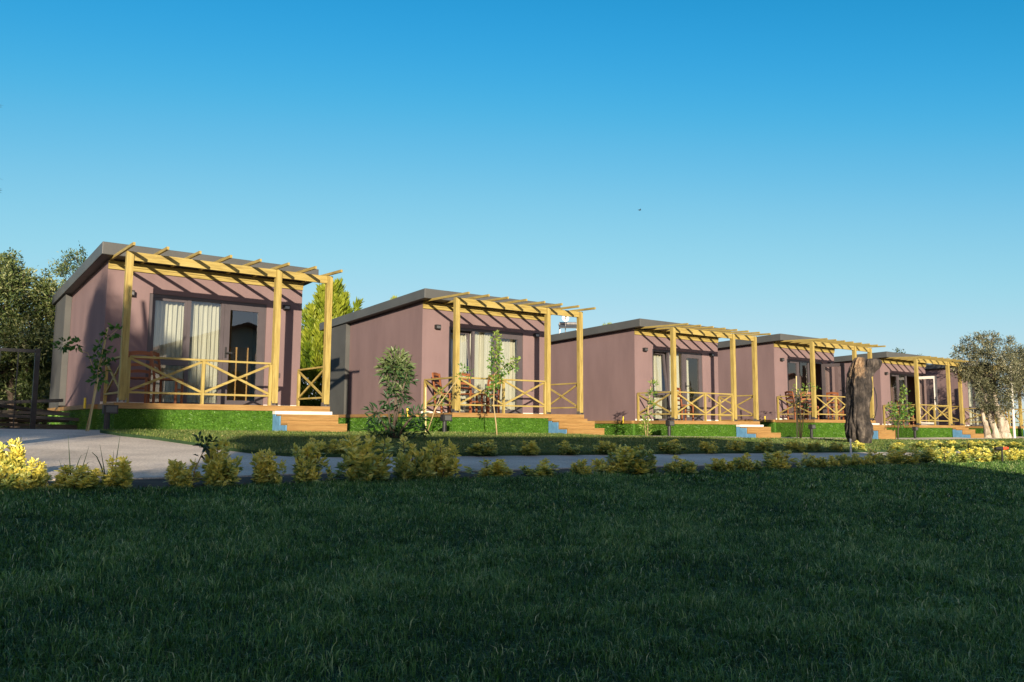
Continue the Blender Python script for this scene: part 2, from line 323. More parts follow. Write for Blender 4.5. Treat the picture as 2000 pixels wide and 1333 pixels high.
# ------------------------------------------------------------------ cabin
W_, D_, OX, OY, OB, HF, HB, TH = 3.81, 5.72, .185, .41, .245, 2.957, 2.763, .233
P1, P2, P3, PY, HP = .088, 2.738, 3.79, 1.419, 2.625
WL, WR, WH, DG = .751, 3.041, 2.15, 4.147
def roofz(y): return HF + (HB - HF) * (y + OY) / (D_ + OB + OY)       # top surface
def soff(y): return roofz(y) - TH
def wallpiece(b, x0, y0, z0, x1, y1):
    b.hexa([(x0, y0, z0), (x1, y0, z0), (x1, y1, z0), (x0, y1, z0), (x0, y0, soff(y0) + .01), (x1, y0, soff(y0) + .01), (x1, y1, soff(y1) + .01), (x0, y1, soff(y1) + .01)])
def turf_blades(n, o, a, b, nv):
    """short curled blades on the parallelogram o + s*a + t*b, normal nv"""
    o, a, b, nv = map(np.array, (o, a, b, nv)); s, t = rng.random((n, 1)), rng.random((n, 1)); P = o + s * a + t * b
    d = nv * 1.0 + rng.normal(size=(n, 3)) * .55; d[:, 2] -= .25
    pn = np.sin(P[:, 0] * 5 + P[:, 2] * 9) * np.sin(P[:, 0] * 11 + P[:, 1] * 7 - P[:, 2] * 5)
    return leaves(P, d, .035 + .02 * rng.random(n), .007, np.clip(.42 + .22 * rng.normal(size=n) + .12 * pn, 0, 1))
def rail(parent, a, b, ends=(True, True), mid=False, ax='x'):
    a, b = Vector(a), Vector(b); r = MB().bar(a + Vector((0, 0, .80)), b + Vector((0, 0, .80)), .065, .035).build('railing', 'pine' + ax, parent)
    MB().bar(a + Vector((0, 0, .185)), b + Vector((0, 0, .185)), .04, .035).build('bottom_rail', 'pine' + ax, r)
    ts = ([0] if ends[0] else []) + ([.5] if mid else []) + ([1] if ends[1] else [])
    for t in ts:
        p = a.lerp(b, t); MB().box(p.x - .026, p.y - .026, .005, p.x + .026, p.y + .026, .782).build('baluster', 'pinez', r)
    segs = [(0, .5), (.5, 1)] if mid else [(0, 1)]
    dirn = (b - a).normalized(); side = Vector((dirn.y, -dirn.x, 0)) * .012
    for t0, t1 in segs:
        p, q = a.lerp(b, t0) + dirn * .026, a.lerp(b, t1) - dirn * .026
        MB().bar(p + side + Vector((0, 0, .765)), q + side + Vector((0, 0, .22)), .022, .042).build('brace', 'pine' + ax, r)
        MB().bar(p - side + Vector((0, 0, .22)), q - side + Vector((0, 0, .765)), .022, .042).build('brace', 'pine' + ax, r)
    return r
def make_cabin():
    root = empty('cabin')
    b = MB(); T = .12
    wallpiece(b, 0, 0, -.02, WL, T); wallpiece(b, WR, 0, -.02, W_, T)
    b.hexa([(WL, .0, WH), (WR, .0, WH), (WR, T, WH), (WL, T, WH), (WL, 0, soff(0) + .01), (WR, 0, soff(0) + .01), (WR, T, soff(T) + .01), (WL, T, soff(T) + .01)])
    wallpiece(b, 0, T, -.02, T, D_); wallpiece(b, W_ - T, T, -.02, W_, D_); wallpiece(b, T, D_ - T, -.02, W_ - T, D_)
    b.build('wall', 'stucco', root)
    MB().box(T, T, -.02, W_ - T, D_ - T, .02).build('floor', 'larchy', root)
    MB().box(T + .003, 2.7, .021, W_ - T - .003, 2.78, soff(2.7) - .003).build('partition', 'darkroom', root)
    b = MB(); y0, y1 = -OY, D_ + OB
    b.hexa([(-OX, y0, HF - TH), (W_ + OX, y0, HF - TH), (W_ + OX, y1, HB - TH), (-OX, y1, HB - TH), (-OX, y0, HF), (W_ + OX, y0, HF), (W_ + OX, y1, HB), (-OX, y1, HB)])
    ro = b.build('roof', 'anthracite', root)
    bv = ro.modifiers.new('edge', 'BEVEL'); bv.width = .012; bv.segments = 2
    b = MB(); zt = lambda y: soff(y) - .003
    b.hexa([(-.13, DG, -.0), (-.003, DG, -.0), (-.003, D_ + .02, -.0), (-.13, D_ + .02, -.0), (-.13, DG, zt(DG)), (-.003, DG, zt(DG)), (-.003, D_ + .02, zt(D_)), (-.13, D_ + .02, zt(D_))])
    b.build('corner_panel', 'panel', root)
    MB().box(0, -.012, .0, WL - .003, -.001, .05).build('plinth_strip', 'white', root); MB().box(WR + .003, -.012, 0, W_, -.001, .05).build('plinth_strip', 'white', root)
    # deck: boards run along x, front fascia
    b = MB(); n = 11; bw = (1.46) / n
    for i in range(n): b.box(-.04, -1.478 + i * bw, -.028, 3.84, -1.478 + (i + 1) * bw - .006, 0)
    b.box(-.045, -1.505, -.095, 3.85, -1.481, .004); b.box(-.045, -1.48, -.095, -.02, -.02, -.03); b.box(3.83, -1.48, -.095, 3.853, -.02, -.03)
    b.build('deck', 'larchx', root)
    MB().box(-.155, -.005, -.085, -.003, D_ + .04, -.002).build('base_trim', 'larchy', root); MB().box(W_ + .003, -.005, -.085, W_ + .03, D_ + .04, -.002).build('base_trim', 'larchy', root)
    # turf skirt
    sk = MB().box(-.02, -1.468, -.75, 3.82, -.02, -.098).box(-.12, -.018, -.75, W_, D_, -.088).build('skirt', 'turfbase', root)
    bl = merge([turf_blades(11000, (-.02, -1.47, -.72), (2.72, 0, 0), (0, 0, .62), (0, -1, 0)), turf_blades(3500, (-.022, -1.468, -.72), (0, 1.45, 0), (0, 0, .62), (-1, 0, 0)),
                turf_blades(9000, (-.122, -.018, -.72), (0, D_, 0), (0, 0, .63), (-1, 0, 0)), turf_blades(2000, (3.822, -1.46, -.72), (0, 1.45, 0), (0, 0, .62), (1, 0, 0))])
    link('turf_pile', raw_mesh('turf_pile', *bl), 'turf', sk)
    # steps
    prof = [(-1.505, -.10), (-1.505, -.75), (-2.17, -.75), (-2.17, -.365), (-1.86, -.365), (-1.86, -.195), (-1.62, -.195), (-1.62, -.165)]
    MB().prism(prof, 2.70, 2.72, ax=0).build('stair_stringer', 'blue', root); MB().prism(prof, 3.80, 3.82, ax=0).build('stair_stringer', 'blue', root)
    MB().box(2.69, -1.64, -.16, 3.84, -1.508, -.10).build('landing_slab', 'white', root)
    MB().box(2.722, -1.89, -.195, 3.86, -1.642, -.162).box(2.722, -1.885, -.275, 3.86, -1.862, -.197).box(2.722, -1.885, -.36, 3.86, -1.863, -.278).build('step', 'larchx', root)
    MB().box(2.722, -2.20, -.365, 3.90, -1.887, -.332).box(2.722, -2.195, -.46, 3.90, -2.172, -.367).box(2.722, -2.195, -.75, 3.90, -2.173, -.463).build('step', 'larchx', root)
    # pergola
    for px in (P1, P2, P3):
        p = MB().box(px - .056, -PY - .056, .05, px + .056, -PY + .056, HP).build('post', 'pinez', root)
        sh = MB().box(px - .064, -PY - .064, .004, px + .064, -PY + .064, .012).box(px - .02, -PY - .02, .012, px + .02, -PY + .02, .05)
        sh.box(px - .064, -PY - .062, .012, px - .058, -PY + .062, .085).box(px + .058, -PY - .062, .012, px + .064, -PY + .062, .085); sh.build('post_shoe', 'steel', p)
    MB().box(P1 - .02, -PY - .028, HP - .15, P3 + .02, -PY + .022, HP - .003).build('beam', 'pinex', root)
    MB().box(.0, -.045, 2.60, W_, -.001, 2.69).box(0, -.03, 2.535, W_, -.001, 2.598).build('ledger', 'pinex', root)
    for i in range(8):
        x = .03 + i * (W_ - .06) / 7; MB().bar((x, -.03, 2.716), (x, -2.02, 2.648), .038, .052).build('rafter', 'piney', root)
    rail(root, (P1, -PY + .08, 0), (P1 - .02, -.06, 0), ends=(False, True), ax='y')
    rail(root, (P1 + .085, -PY, 0), (P2 - .085, -PY, 0), mid=True)
    rail(root, (P3, -PY + .08, 0), (P3 - .02, -.06, 0), ends=(False, True), ax='y')
    for x, z in ((.40, 2.11), (3.45, 2.12)):
        l = MB().box(x - .065, -.10, z - .05, x + .065, -.002, z + .05).build('wall_lamp', 'black', root)
        MB().box(x - .05, -.104, z - .035, x + .05, -.1005, z + .02).build('lens', 'steel', l)
    MB().box(3.30, -.014, .62, 3.38, -.001, .72).build('socket', 'frame', root)
    MB().tube([(-.2, .3, -.08), (-.2, .3, .12)], [.022, .022], 8).build('vent_pipe', 'yellow', root)
    return root
def frame_ring(b, x0, z0, x1, z1, t, y0, y1):
    b.box(x0, y0, z0, x0 + t, y1, z1); b.box(x1 - t, y0, z0, x1, y1, z1)
    b.box(x0 + t, y0, z0, x1 - t, y1, z0 + t); b.box(x0 + t, y0, z1 - t, x1 - t, y1, z1); return b
def curtain(parent, x0, x1, z0, z1, y, folds, seed):
    r = random.Random(seed); n = int((x1 - x0) * 90); b = MB(); nz = 5; ph = r.random() * 6
    for k in range(nz):
        z = z0 + (z1 - z0) * k / (nz - 1)
        for i in range(n + 1):
            s = i / n; a = .028 + .014 * math.sin(3 * s * 6.28 + ph)
            b.v.append((x0 + (x1 - x0) * s + .008 * math.sin(k + s * 20), y + a * math.sin(folds * 6.283 * s + ph + .6 * math.sin(7 * s)) + .006 * math.sin(k * 1.3 + s * 9), z))
    for k in range(nz - 1):
        for i in range(n): q = k * (n + 1) + i; b.f.append((q, q + 1, q + n + 2, q + n + 1))
    return b.build('curtain', 'curtain', parent, smooth=True, fix=False)
X1, X2 = WL + .745, WL + 1.43
def fit_window(root, tilt=0., curtains=(1, 1, 0), door_open=0., door_mat='frame', seed=0):
    b = MB(); ya, yb = .018, .085
    frame_ring(b, WL + .003, .004, X2, WH - .003, .062, ya, yb); b.box(X1 - .035, ya, .066, X1 + .035, yb, WH - .065)
    b.box(X2, ya, WH - .065, WR - .003, yb, WH - .003); b.box(WR - .045, ya, .004, WR - .003, yb, WH - .065); b.box(WL + .065, ya, .78, X1 - .035, yb, .85)
    wf = b.build('window', 'frame', root)
    def pane(x0, z0, x1, z1, par, y=.055): MB().box(x0, y, z0, x1, y + .012, z1).build('pane', 'glass', par)
    pane(WL + .066, .067, X1 - .036, .779, wf); pane(X1 + .036, .067, X2 - .063, WH - .066, wf)
    # opening sash of the left light, tilted inwards at the top when open
    sx0, sx1, sz0, sz1 = WL + .066, X1 - .036, .852, WH - .067
    sb = frame_ring(MB(), sx0, sz0, sx1, sz1, .05, .03, .09); sb = [sb, MB().box(sx0 + .05, .058, sz0 + .05, sx1 - .05, .07, sz1 - .05)]
    if tilt:
        for q in sb: q.v = [(sx0 + (x - sx0), .06 + (y - .06) + math.sin(tilt) * (z - sz0), sz0 + (z - sz0) * math.cos(tilt)) for x, y, z in q.v]
    sb[0].build('sash', 'frame', wf); sb[1].build('pane', 'glass', wf)
    if curtains[0]: curtain(wf, WL + .03, X1 - .02, .03, WH - .1, .30 if tilt else .2, 8, seed + 1)
    if curtains[1]: curtain(wf, X1 + .01, X2 - .02, .03, WH - .08, .2, 8, seed + 2)
    if curtains[2]: curtain(wf, X2 + .03, X2 + .03 + .75 * curtains[2], .03, WH - .08, .22, 9 * curtains[2], seed + 3)
    # door leaf hinged on the right
    x0, x1, z0, z1 = X2 + .003, WR - .047, .012, WH - .068
    t = .115; db = frame_ring(MB(), x0, z0, x1, z1, t, .012, .078); pb = MB().box(x0 + t, .04, z0 + t, x1 - t, .052, z1 - t)
    hb = MB().box(x0 + .035, .002, .98, x0 + .07, .012, 1.2).box(x0 + .04, -.035, 1.075, x0 + .058, .002, 1.095).box(x0 + .04, -.045, 1.07, x0 + .17, -.03, 1.1)
    hb.box(x0 + .035, .078, .98, x0 + .07, .088, 1.2).box(x0 + .04, .12, 1.07, x0 + .17, .135, 1.1).box(x0 + .04, .088, 1.075, x0 + .058, .12, 1.095)
    if door_open:
        ca, sa = math.cos(door_open), math.sin(door_open)
        for q in (db, pb, hb): q.v = [(x1 + (x - x1) * ca - (y - .012) * sa, .012 + (x - x1) * sa + (y - .012) * ca, z) for x, y, z in q.v]
    d = db.build('door', door_mat, root); pb.build('pane', 'glass', d); hb.build('handle', 'black', d)

v_pos = [(0, 0, 0, 0), (6.952, .223, -.072, -.02), (14.113, .099, -.191, -.006), (21.119, .174, -.104, .001), (28.603, .349, -.257, -.005), (35.75, .35, -.27, 0)]
labels = ['nearest mauve cabin at far left, golden conifer behind its right corner', 'second mauve cabin from the left, bushy oleander beside its side wall',
          'third mauve cabin from the left, solar heater and dish above its roof', 'fourth mauve cabin, terrace steps partly behind the charred stump, grey door ajar',
          'fifth mauve cabin just right of the charred stump, white door standing open', 'farthest mauve cabin, mostly hidden behind the olive tree at right']
proto = make_cabin(); cabins = [proto] + [copy_tree(proto) for _ in range(5)]
for c, (x, y, z, a), lb in zip(cabins, v_pos, labels):
    c.location = (x, y, z); c.rotation_euler = (0, 0, a); tag(c, lb, 'cabin', 'mauve cabins in a row')
for c in (cabins[1], cabins[4]):                                   # these two have a timber top board
    for ch in kids(c):
        if ch.name.startswith('landing_slab'): ch.data = ch.data.copy(); ch.data.materials[0] = M['larchx']
fit_window(cabins[0], curtains=(1, 1, .09), seed=1)
fit_window(cabins[1], tilt=.12, curtains=(1, 1, 1), seed=10)
fit_window(cabins[2], tilt=.1, curtains=(1, 1, .55), seed=20)
fit_window(cabins[3], curtains=(0, 0, 0), door_open=R(103), seed=30)
fit_window(cabins[4], curtains=(0, 0, 0), door_open=R(98), door_mat='white', seed=40)
fit_window(cabins[5], curtains=(1, 1, 1), seed=50)

# furniture inside the first cabin, seen through its door
t = empty('wooden_cabinet', (2.95, 1.9, .02)); tag(t, 'tall pale wooden cabinet seen through the glass door of nearest cabin', 'cabinet')
MB().box(-.3, -.25, 0, .3, .25, 1.35).build('body', 'cabinet', t); MB().box(-.29, -.275, .05, -.01, -.253, 1.3).build('cabinet_door', 'cabinet', t); MB().box(.01, -.275, .05, .29, -.253, 1.3).build('cabinet_door', 'cabinet', t)
t = empty('wall_shelf', (2.5, 2.55, 1.3)); tag(t, 'white wall box shelf inside the nearest cabin behind its door', 'shelf'); MB().box(-.22, -.14, 0, .22, .14, .03).box(-.22, -.14, .33, .22, .14, .36).build('board', 'white', t); MB().box(-.22, .11, .031, .22, .13, .329).build('back_board', 'white', t)

# ------------------------------------------------------------------ chairs
def make_chair():
    t = empty('chair'); s = .21
    for sx in (-1, 1):
        MB().bar((sx * (s - .02), -s + .02, 0), (sx * (s - .02), -s + .02, .44), .038, .038).build('leg', 'chairz', t)
        b = MB().bar((sx * (s - .02), s - .02, 0), (sx * (s - .02), s - .02, .45), .038, .038); b.bar((sx * (s - .02), s - .02, .45), (sx * (s - .02), s + .06, .96), .036, .036); b.build('leg', 'chairz', t)
    MB().box(-s, -s, .442, s, s - .042, .47).build('seat', 'chairx', t)
    b = MB()
    for i, z in enumerate((.58, .70, .82, .92)):
        y = s - .02 + .08 * (z - .45) / .51
        for k in range(6):
            x0, x1 = (-s + .04) + k * .0567, (-s + .04) + (k + 1) * .0567; c0 = .03 * (1 - (x0 / s) ** 2); c1 = .03 * (1 - (x1 / s) ** 2); h = .034 if i < 3 else .045
            b.hexa([(x0, y + c0 - .009, z - h + c0), (x1, y + c1 - .009, z - h + c1), (x1, y + c1 + .009, z - h + c1), (x0, y + c0 + .009, z - h + c0), (x0, y + c0 - .009, z + h * .6 + c0), (x1, y + c1 - .009, z + h * .6 + c1), (x1, y + c1 + .009, z + h * .6 + c1), (x0, y + c0 + .009, z + h * .6 + c0)])
    b.build('backrest', 'chairx', t)
    b = MB()
    for sx in (-1, 1): b.bar((sx * (s - .02), -s + .04, .2), (sx * (s - .02), s - .04, .2), .022, .03)
    b.bar((-s + .04, -s + .02, .27), (s - .04, -s + .02, .27), .022, .03); b.build('stretcher', 'chairx', t)
    return t
ch0 = None
def place_chair(ci, lx, ly, rz, label):
    global ch0
    if ch0 is None: c = ch0 = make_chair()
    else: c = copy_tree(ch0)
    x, y, z, a = v_pos[ci]
    c.location = (x + lx * math.cos(a) - ly * math.sin(a), y + lx * math.sin(a) + ly * math.cos(a), z + .001); c.rotation_euler = (0, 0, a + rz)
    tag(c, label, 'chair', 'wooden chairs on the terraces')
place_chair(0, .42, -.85, R(-20), 'brown ladder-back chair right behind the left corner post of nearest cabin')
place_chair(0, .98, -.8, R(60), 'brown ladder-back chair in front of the left window of nearest cabin')
place_chair(1, .42, -.45, R(35), 'red-brown chair left of the corner post on the second cabin terrace')
place_chair(1, .86, -.85, R(10), 'red-brown chair just right of the corner post on second cabin terrace')
place_chair(1, 1.42, -.75, R(-75), 'red-brown chair turned sideways before the middle window of second cabin')
place_chair(2, 1.25, -.75, R(75), 'single orange-brown chair on the third cabin terrace')
place_chair(3, .3, -.6, R(70), 'red-brown chair in the left railing corner of fourth cabin')
place_chair(3, .75, -.85, R(-30), 'red-brown chair behind the staked sapling on fourth cabin terrace')
place_chair(3, 2.1, -1.0, R(100), 'orange chair just left of the charred stump')
place_chair(4, .55, -.7, R(50), 'orange-brown chair behind the bushy sapling of fifth cabin')
place_chair(5, 2.3, -.9, R(80), 'orange-brown chair at the right edge on farthest terrace')

# ------------------------------------------------------------------ garden lamps along the skirts
def make_lamp():
    t = empty('garden_lamp'); MB().tube([(0, 0, -.05), (0, 0, .30)], [.045, .045], 10).build('lamp_post', 'black', t)
    h = MB().box(-.07, -.06, .28, .15, .06, .42).build('lamp_head', 'black', t); MB().box(-.03, -.064, .30, .13, -.0605, .40).build('lens', 'anthracite', h); return t
l0 = make_lamp()
for i, (px, Y, lb) in enumerate([(207, -1.85, 'dark garden lamp in shade below the left corner of nearest terrace'), (868, -1.95, 'dark garden lamp before turf skirt of second cabin'), (1307, -1.85, 'dark garden lamp before turf skirt of third cabin'),
                                 (1585, -1.8, 'dark garden lamp before turf skirt of fourth cabin'), (1787, -1.7, 'dark garden lamp before turf skirt of fifth cabin')]):
    o = l0 if i == 0 else copy_tree(l0); p = at(px, 850, Y); o.location = (p.x, Y, G(p.x, Y) + .045); tag(o, lb, 'garden lamp', 'garden lamps in front of the cabins')

# ------------------------------------------------------------------ shrubs of the two hedge rows
def shrub_mesh(seed, ylw):
    global rng
    rng = np.random.default_rng(seed); st = MB(); P, D, T = [], [], []
    for k in range(9):
        az = rng.random() * 6.283; sp = rng.random() ** .7 * .42; top = np.array([math.cos(az) * sp, math.sin(az) * sp, .5 + .5 * rng.random() * (1.1 - sp)]); base = np.array([.1 * math.cos(az), .1 * math.sin(az), 0])
        pts = [base * (1 - t) + top * t + np.array([.03 * math.sin(5 * t + k), .03 * math.cos(4 * t + k), 0]) * t for t in np.linspace(0, 1, 5)]
        st.tube(pts, [.016, .014, .012, .009, .005], 5)
        tips = [(top, 1.)] + [(pts[2] * .6 + pts[3] * .4 + rng.normal(size=3) * np.array([.10, .10, .05]), .8) for _ in range(3)] + [(pts[1] + rng.normal(size=3) * np.array([.12, .12, .05]), .55) for _ in range(2)]
        for tp, vig in tips:
            n = 38; a = rng.random(n) * 6.283; lv = np.arange(n) / n
            P.append(tp + np.stack([np.zeros(n), np.zeros(n), -.22 * (1 - lv)], 1) + rng.normal(size=(n, 3)) * .03)
            el = .05 + 1.1 * lv + .15 * rng.normal(size=n); D.append(np.stack([np.cos(a) * np.cos(el), np.sin(a) * np.cos(el), np.sin(el)], 1))
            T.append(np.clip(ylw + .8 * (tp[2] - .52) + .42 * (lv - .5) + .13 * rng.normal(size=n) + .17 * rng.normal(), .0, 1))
    P, D, T = map(np.concatenate, (P, D, T)); n = len(P)
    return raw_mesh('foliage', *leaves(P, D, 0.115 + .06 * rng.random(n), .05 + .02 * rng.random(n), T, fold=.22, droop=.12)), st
kinds = []
for sd, yl in ((1, .66), (2, .78), (3, .82), (4, .66), (5, .62), (6, .70), (7, .46), (8, .70)):
    me, st = shrub_mesh(sd, yl); kinds.append((me, st))
rng = np.random.default_rng(11)
protoS = {}
def place_shrub(px, py_base, py_top, wpx, Y, kind, label, group):
    p = at(px, py_base, Y); gz = G(p.x, Y) + .02 if Y < -8.9 else G(p.x, Y) + (.07 if Y > -7.3 and p.x > .9 else .04)
    dist = (p - CAM).dot(FW); sc = F / dist
    # height measured from the ground the shrub really stands on
    q = CAM + ray(px, py_top) * (dist); h = max(.18, q.z - gz)
    wd = wpx / sc
    if kind not in protoS:
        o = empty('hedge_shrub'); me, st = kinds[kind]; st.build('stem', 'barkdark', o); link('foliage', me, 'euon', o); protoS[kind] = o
    else: o = copy_tree(protoS[kind])
    o.location = (p.x, Y, gz); o.rotation_euler = (0, 0, random.random() * 6.28); o.scale = (wd / .80, wd / .80, h / .95)
    tag(o, label, 'shrub', group)
F1, F2 = 'yellow-green shrubs in the front hedge row', 'small shrubs along the far edge of the path'
front = [(20, 930, 856, 56, -8.7, 5, 'brightest sunlit yellow shrub at the left edge beside the driveway'),
 (4, 962, 903, 62, -9.5, 0, 'shaded shrub cut by the left picture edge'), (60, 960, 898, 56, -9.55, 2, 'mustard shrub right below the sunlit yellow shrub at left'),
 (140, 965, 914, 92, -9.6, 1, 'low wide shrub with bright yellow leaves under the tall weeds'), (224, 962, 894, 72, -9.6, 2, 'compact yellow shrub where the tallest weed blade rises'),
 (354, 957, 900, 60, -9.6, 1, 'sparse low shrub left of the dark sprig over the driveway'), (430, 957, 861, 78, -9.6, 2, 'tall yellow shrub beside the long dark sprig'),
 (522, 955, 880, 58, -9.6, 1, 'upright shrub at the curve of the path, left of a twin clump'), (600, 950, 866, 70, -9.6, 3, 'twin clump shrub between path curve and the biggest shrub'),
 (715, 948, 853, 98, -9.65, 3, 'biggest olive-green shrub below the oleander bush'), (800, 942, 858, 66, -9.6, 0, 'tall shrub below and right of the oleander bush'),
 (857, 938, 862, 66, -9.6, 1, 'dense shrub straight below the dark lamp of second cabin'), (961, 938, 898, 82, -9.6, 2, 'low broad shrub below the slender sapling'),
 (1056, 938, 899, 66, -9.7, 0, 'rounded low shrub below the blue steps of second cabin'), (1137, 938, 903, 42, -9.7, 3, 'smallest low shrub left of a rounded pair'),
 (1186, 938, 899, 62, -9.7, 1, 'low shrub leaning on the tall green peaked shrub'), (1240, 937, 868, 86, -9.8, 6, 'tall peaked dark green shrub in mid hedge'),
 (1327, 934, 893, 56, -9.8, 0, 'olive shrub below the lamp of third cabin'), (1405, 932, 898, 56, -9.8, 3, 'yellow-centred shrub under the third cabin right post'),
 (1457, 930, 887, 50, -9.8, 0, 'upright shrub below the blue steps of third cabin'), (1520, 923, 882, 66, -9.7, 3, 'shrub with dark leaves hanging on its left side'),
 (1587, 918, 887, 48, -9.6, 0, 'shrub in front of the sunlit tuft left of the stump'), (1631, 918, 900, 34, -9.6, 2, 'tiny round shrub left of the stump'),
 (1653, 916, 885, 42, -9.6, 6, 'dark green shrub below the charred stump'), (1683, 917, 896, 34, -9.6, 1, 'low shrub below the right foot of the stump'),
 (1711, 914, 878, 38, -9.55, 0, 'spreading shrub just right of the stump foot'), (1762, 911, 878, 62, -9.5, 3, 'broad dark shrub below the fifth cabin sapling'),
 (1811, 910, 872, 52, -9.5, 6, 'dark shrub below the fifth cabin door'), (1842, 909, 872, 36, -9.5, 6, 'narrow dark shrub beside the sunlit yellow group'),
 (1884, 907, 875, 48, -9.5, 4, 'leftmost shrub of the sunlit yellow group at right'), (1912, 906, 873, 42, -9.45, 5, 'sunlit yellow shrub below the pale olive trunk'),
 (1940, 905, 871, 42, -9.5, 4, 'sunlit yellow shrub left of the red sprinkler'), (1966, 905, 872, 40, -9.35, 5, 'sunlit yellow shrub behind the red sprinkler'), (1995, 904, 874, 46, -9.5, 4, 'sunlit yellow shrub at the right picture edge')]
far = [(660, 898, 872, 50, -7.05, 1, 'small shrub at the path curve under second cabin side wall'), (618, 900, 868, 40, -6.95, 0, 'leftmost small shrub on the lawn edge at the path curve'),
 (945, 897, 860, 54, -7.2, 0, 'small two-peaked shrub below the slender sapling on lawn edge'), (1031, 896, 867, 50, -7.2, 2, 'mustard small shrub under second cabin blue steps'), (1110, 895, 864, 46, -7.2, 0, 'pointed small shrub below the second cabin step end'),
 (1182, 894, 866, 44, -7.2, 3, 'round small shrub below third cabin side wall'), (1313, 892, 859, 50, -7.2, 0, 'small shrub below the third cabin garden lamp'), (1384, 891, 867, 36, -7.15, 1, 'sparse small shrub below third cabin terrace'),
 (1438, 890, 861, 36, -7.1, 3, 'dark small shrub below third cabin blue steps'), (1492, 888, 858, 40, -7.1, 0, 'round small shrub below fourth cabin side wall'), (1553, 888, 864, 38, -7.1, 3, 'dark small shrub below fourth cabin sapling'),
 (1587, 888, 862, 38, -7.1, 4, 'sunlit small shrub below fourth cabin lamp'), (1632, 888, 869, 30, -7.1, 5, 'sunlit tiny yellow tuft just left of the stump'), (1676, 888, 862, 26, -7.1, 0, 'small shrub growing at the stump foot behind the white stake'),
 (1753, 884, 864, 34, -7.0, 4, 'sunlit small shrub below the fifth cabin steps'), (1803, 882, 862, 46, -6.9, 6, 'dark small shrub below the fifth cabin lamp'), (1850, 881, 860, 44, -6.9, 6, 'dark small shrub below fifth cabin right post'),
 (1893, 880, 860, 42, -6.9, 6, 'dark small shrub left of the pale olive trunk'), (1935, 879, 861, 40, -6.8, 6, 'dark small shrub right below the pale olive trunk'), (1978, 879, 862, 44, -6.8, 6, 'dark small shrub at far right end of the lawn edge')]
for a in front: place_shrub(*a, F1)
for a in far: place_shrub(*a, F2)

# tall weeds and the dark sprig
def weed(px, py, Y, blades, label):
    p = at(px, py, Y); z = G(p.x, Y) - .03; sc = F / (p - CAM).dot(FW); parts_ = MB()
    for (tx, ty, bend) in blades:
        q = at(tx, ty, Y + random.uniform(-.1, .1)); b = Vector((p.x + random.uniform(-.03, .03), Y, z)); pr = []
        for i in range(7):
            t_ = i / 6; c = b.lerp(Vector((q.x, q.y, q.z)), t_) + Vector((0, 0, bend * math.sin(math.pi * t_))); pr.append(c)
        for i in range(6):
            w0, w1 = .008 * (1 - i / 6.5), .008 * (1 - (i + 1) / 6.5); n = len(parts_.v); a_, c_ = pr[i], pr[i + 1]
            parts_.v += [tuple(a_ - RT * w0), tuple(a_ + RT * w0), tuple(a_ + FW * w0 * .5), tuple(c_ - RT * w1), tuple(c_ + RT * w1), tuple(c_ + FW * w1 * .5)]
            parts_.f += [(n, n + 1, n + 4, n + 3), (n + 1, n + 2, n + 5, n + 4), (n + 2, n, n + 3, n + 5)]
    tag(parts_.build('weed', M['weed']), label, 'weed', 'long grass weeds in the front hedge')
M['weed'] = noisy('weed_blade', [(.3, (.02, .05, .025)), (.7, (.05, .09, .04))], scale=5)
weed(142, 950, -9.5, [(133, 850, .0), (174, 872, .0), (115, 898, .0), (160, 888, .06), (185, 905, .1), (124, 905, .05)], 'bent clump of long grass weeds above the low wide shrub')
weed(210, 950, -9.5, [(236, 842, .0), (195, 868, .0), (160, 890, .14), (222, 880, .02)], 'single very long grass blade leaning right over the driveway')
def leafy(name, label, cat, Y, stems, clusters, lm, sm, ll=.07, lw=.03, seed=0, stake=None, group=None, rise=.2, gz=None, depth=.6):
    """small plant drawn as stems and leaf clumps, all at one real depth with thickness"""
    global rng
    rng = np.random.default_rng(100 + seed); p0 = at(*stems[0][0][:2], Y); gz = G(p0.x, Y) + .04 if gz is None else gz
    t = empty(name, (p0.x, Y, gz)); tag(t, label, cat, group); sc = F / (p0 - CAM).dot(FW); o0 = Vector((p0.x, Y, gz))
    st = MB()
    for s_ in stems:
        pts = [atd(a, b, p0) + FW * random.uniform(-.04, .04) - o0 for a, b, _ in s_]
        if pts[0].z < .12: pts[0].z = -.03
        st.tube(pts, [r / sc / 2 for _, _, r in s_], 6)
    st.build('trunk', sm, t, smooth=True)
    P, Dr, T = [], [], []
    for (cx, cy, r, n, tn) in clusters:
        c = np.array(atd(cx, cy, p0) - o0); rr = r / sc
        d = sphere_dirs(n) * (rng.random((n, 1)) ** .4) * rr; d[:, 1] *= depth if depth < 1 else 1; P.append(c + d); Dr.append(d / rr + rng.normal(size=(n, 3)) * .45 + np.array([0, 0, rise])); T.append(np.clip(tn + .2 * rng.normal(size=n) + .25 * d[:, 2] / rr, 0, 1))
    P, Dr, T = map(np.concatenate, (P, Dr, T)); n = len(P)
    link('foliage', raw_mesh('foliage', *leaves(P, Dr, ll * (.7 + .6 * rng.random(n)), lw * (.7 + .6 * rng.random(n)), T, droop=.15)), lm, t)
    if stake:
        a, b, r = stake; q0, q1 = atd(a[0], a[1], p0) + FW * .04 - o0, atd(b[0], b[1], p0) + FW * .04 - o0; q0.z = -.05
        s2 = MB().tube([q0, q1], [r / sc / 2] * 2, 6).build('stake', 'cane', t)
    return t
leafy('weed', 'long dark sprig with large leaves leaning over the driveway', 'weed', -9.6, [[(372, 950, 3), (383, 915, 2.4), (398, 882, 2), (402, 865, 1.5)]], [(396, 862, 9, 9, .35), (402, 870, 12, 12, .3), (410, 868, 9, 8, .4), (390, 890, 6, 4, .3)], 'dark_leaf', 'stem', ll=.07, lw=.03, seed=1, gz=None)

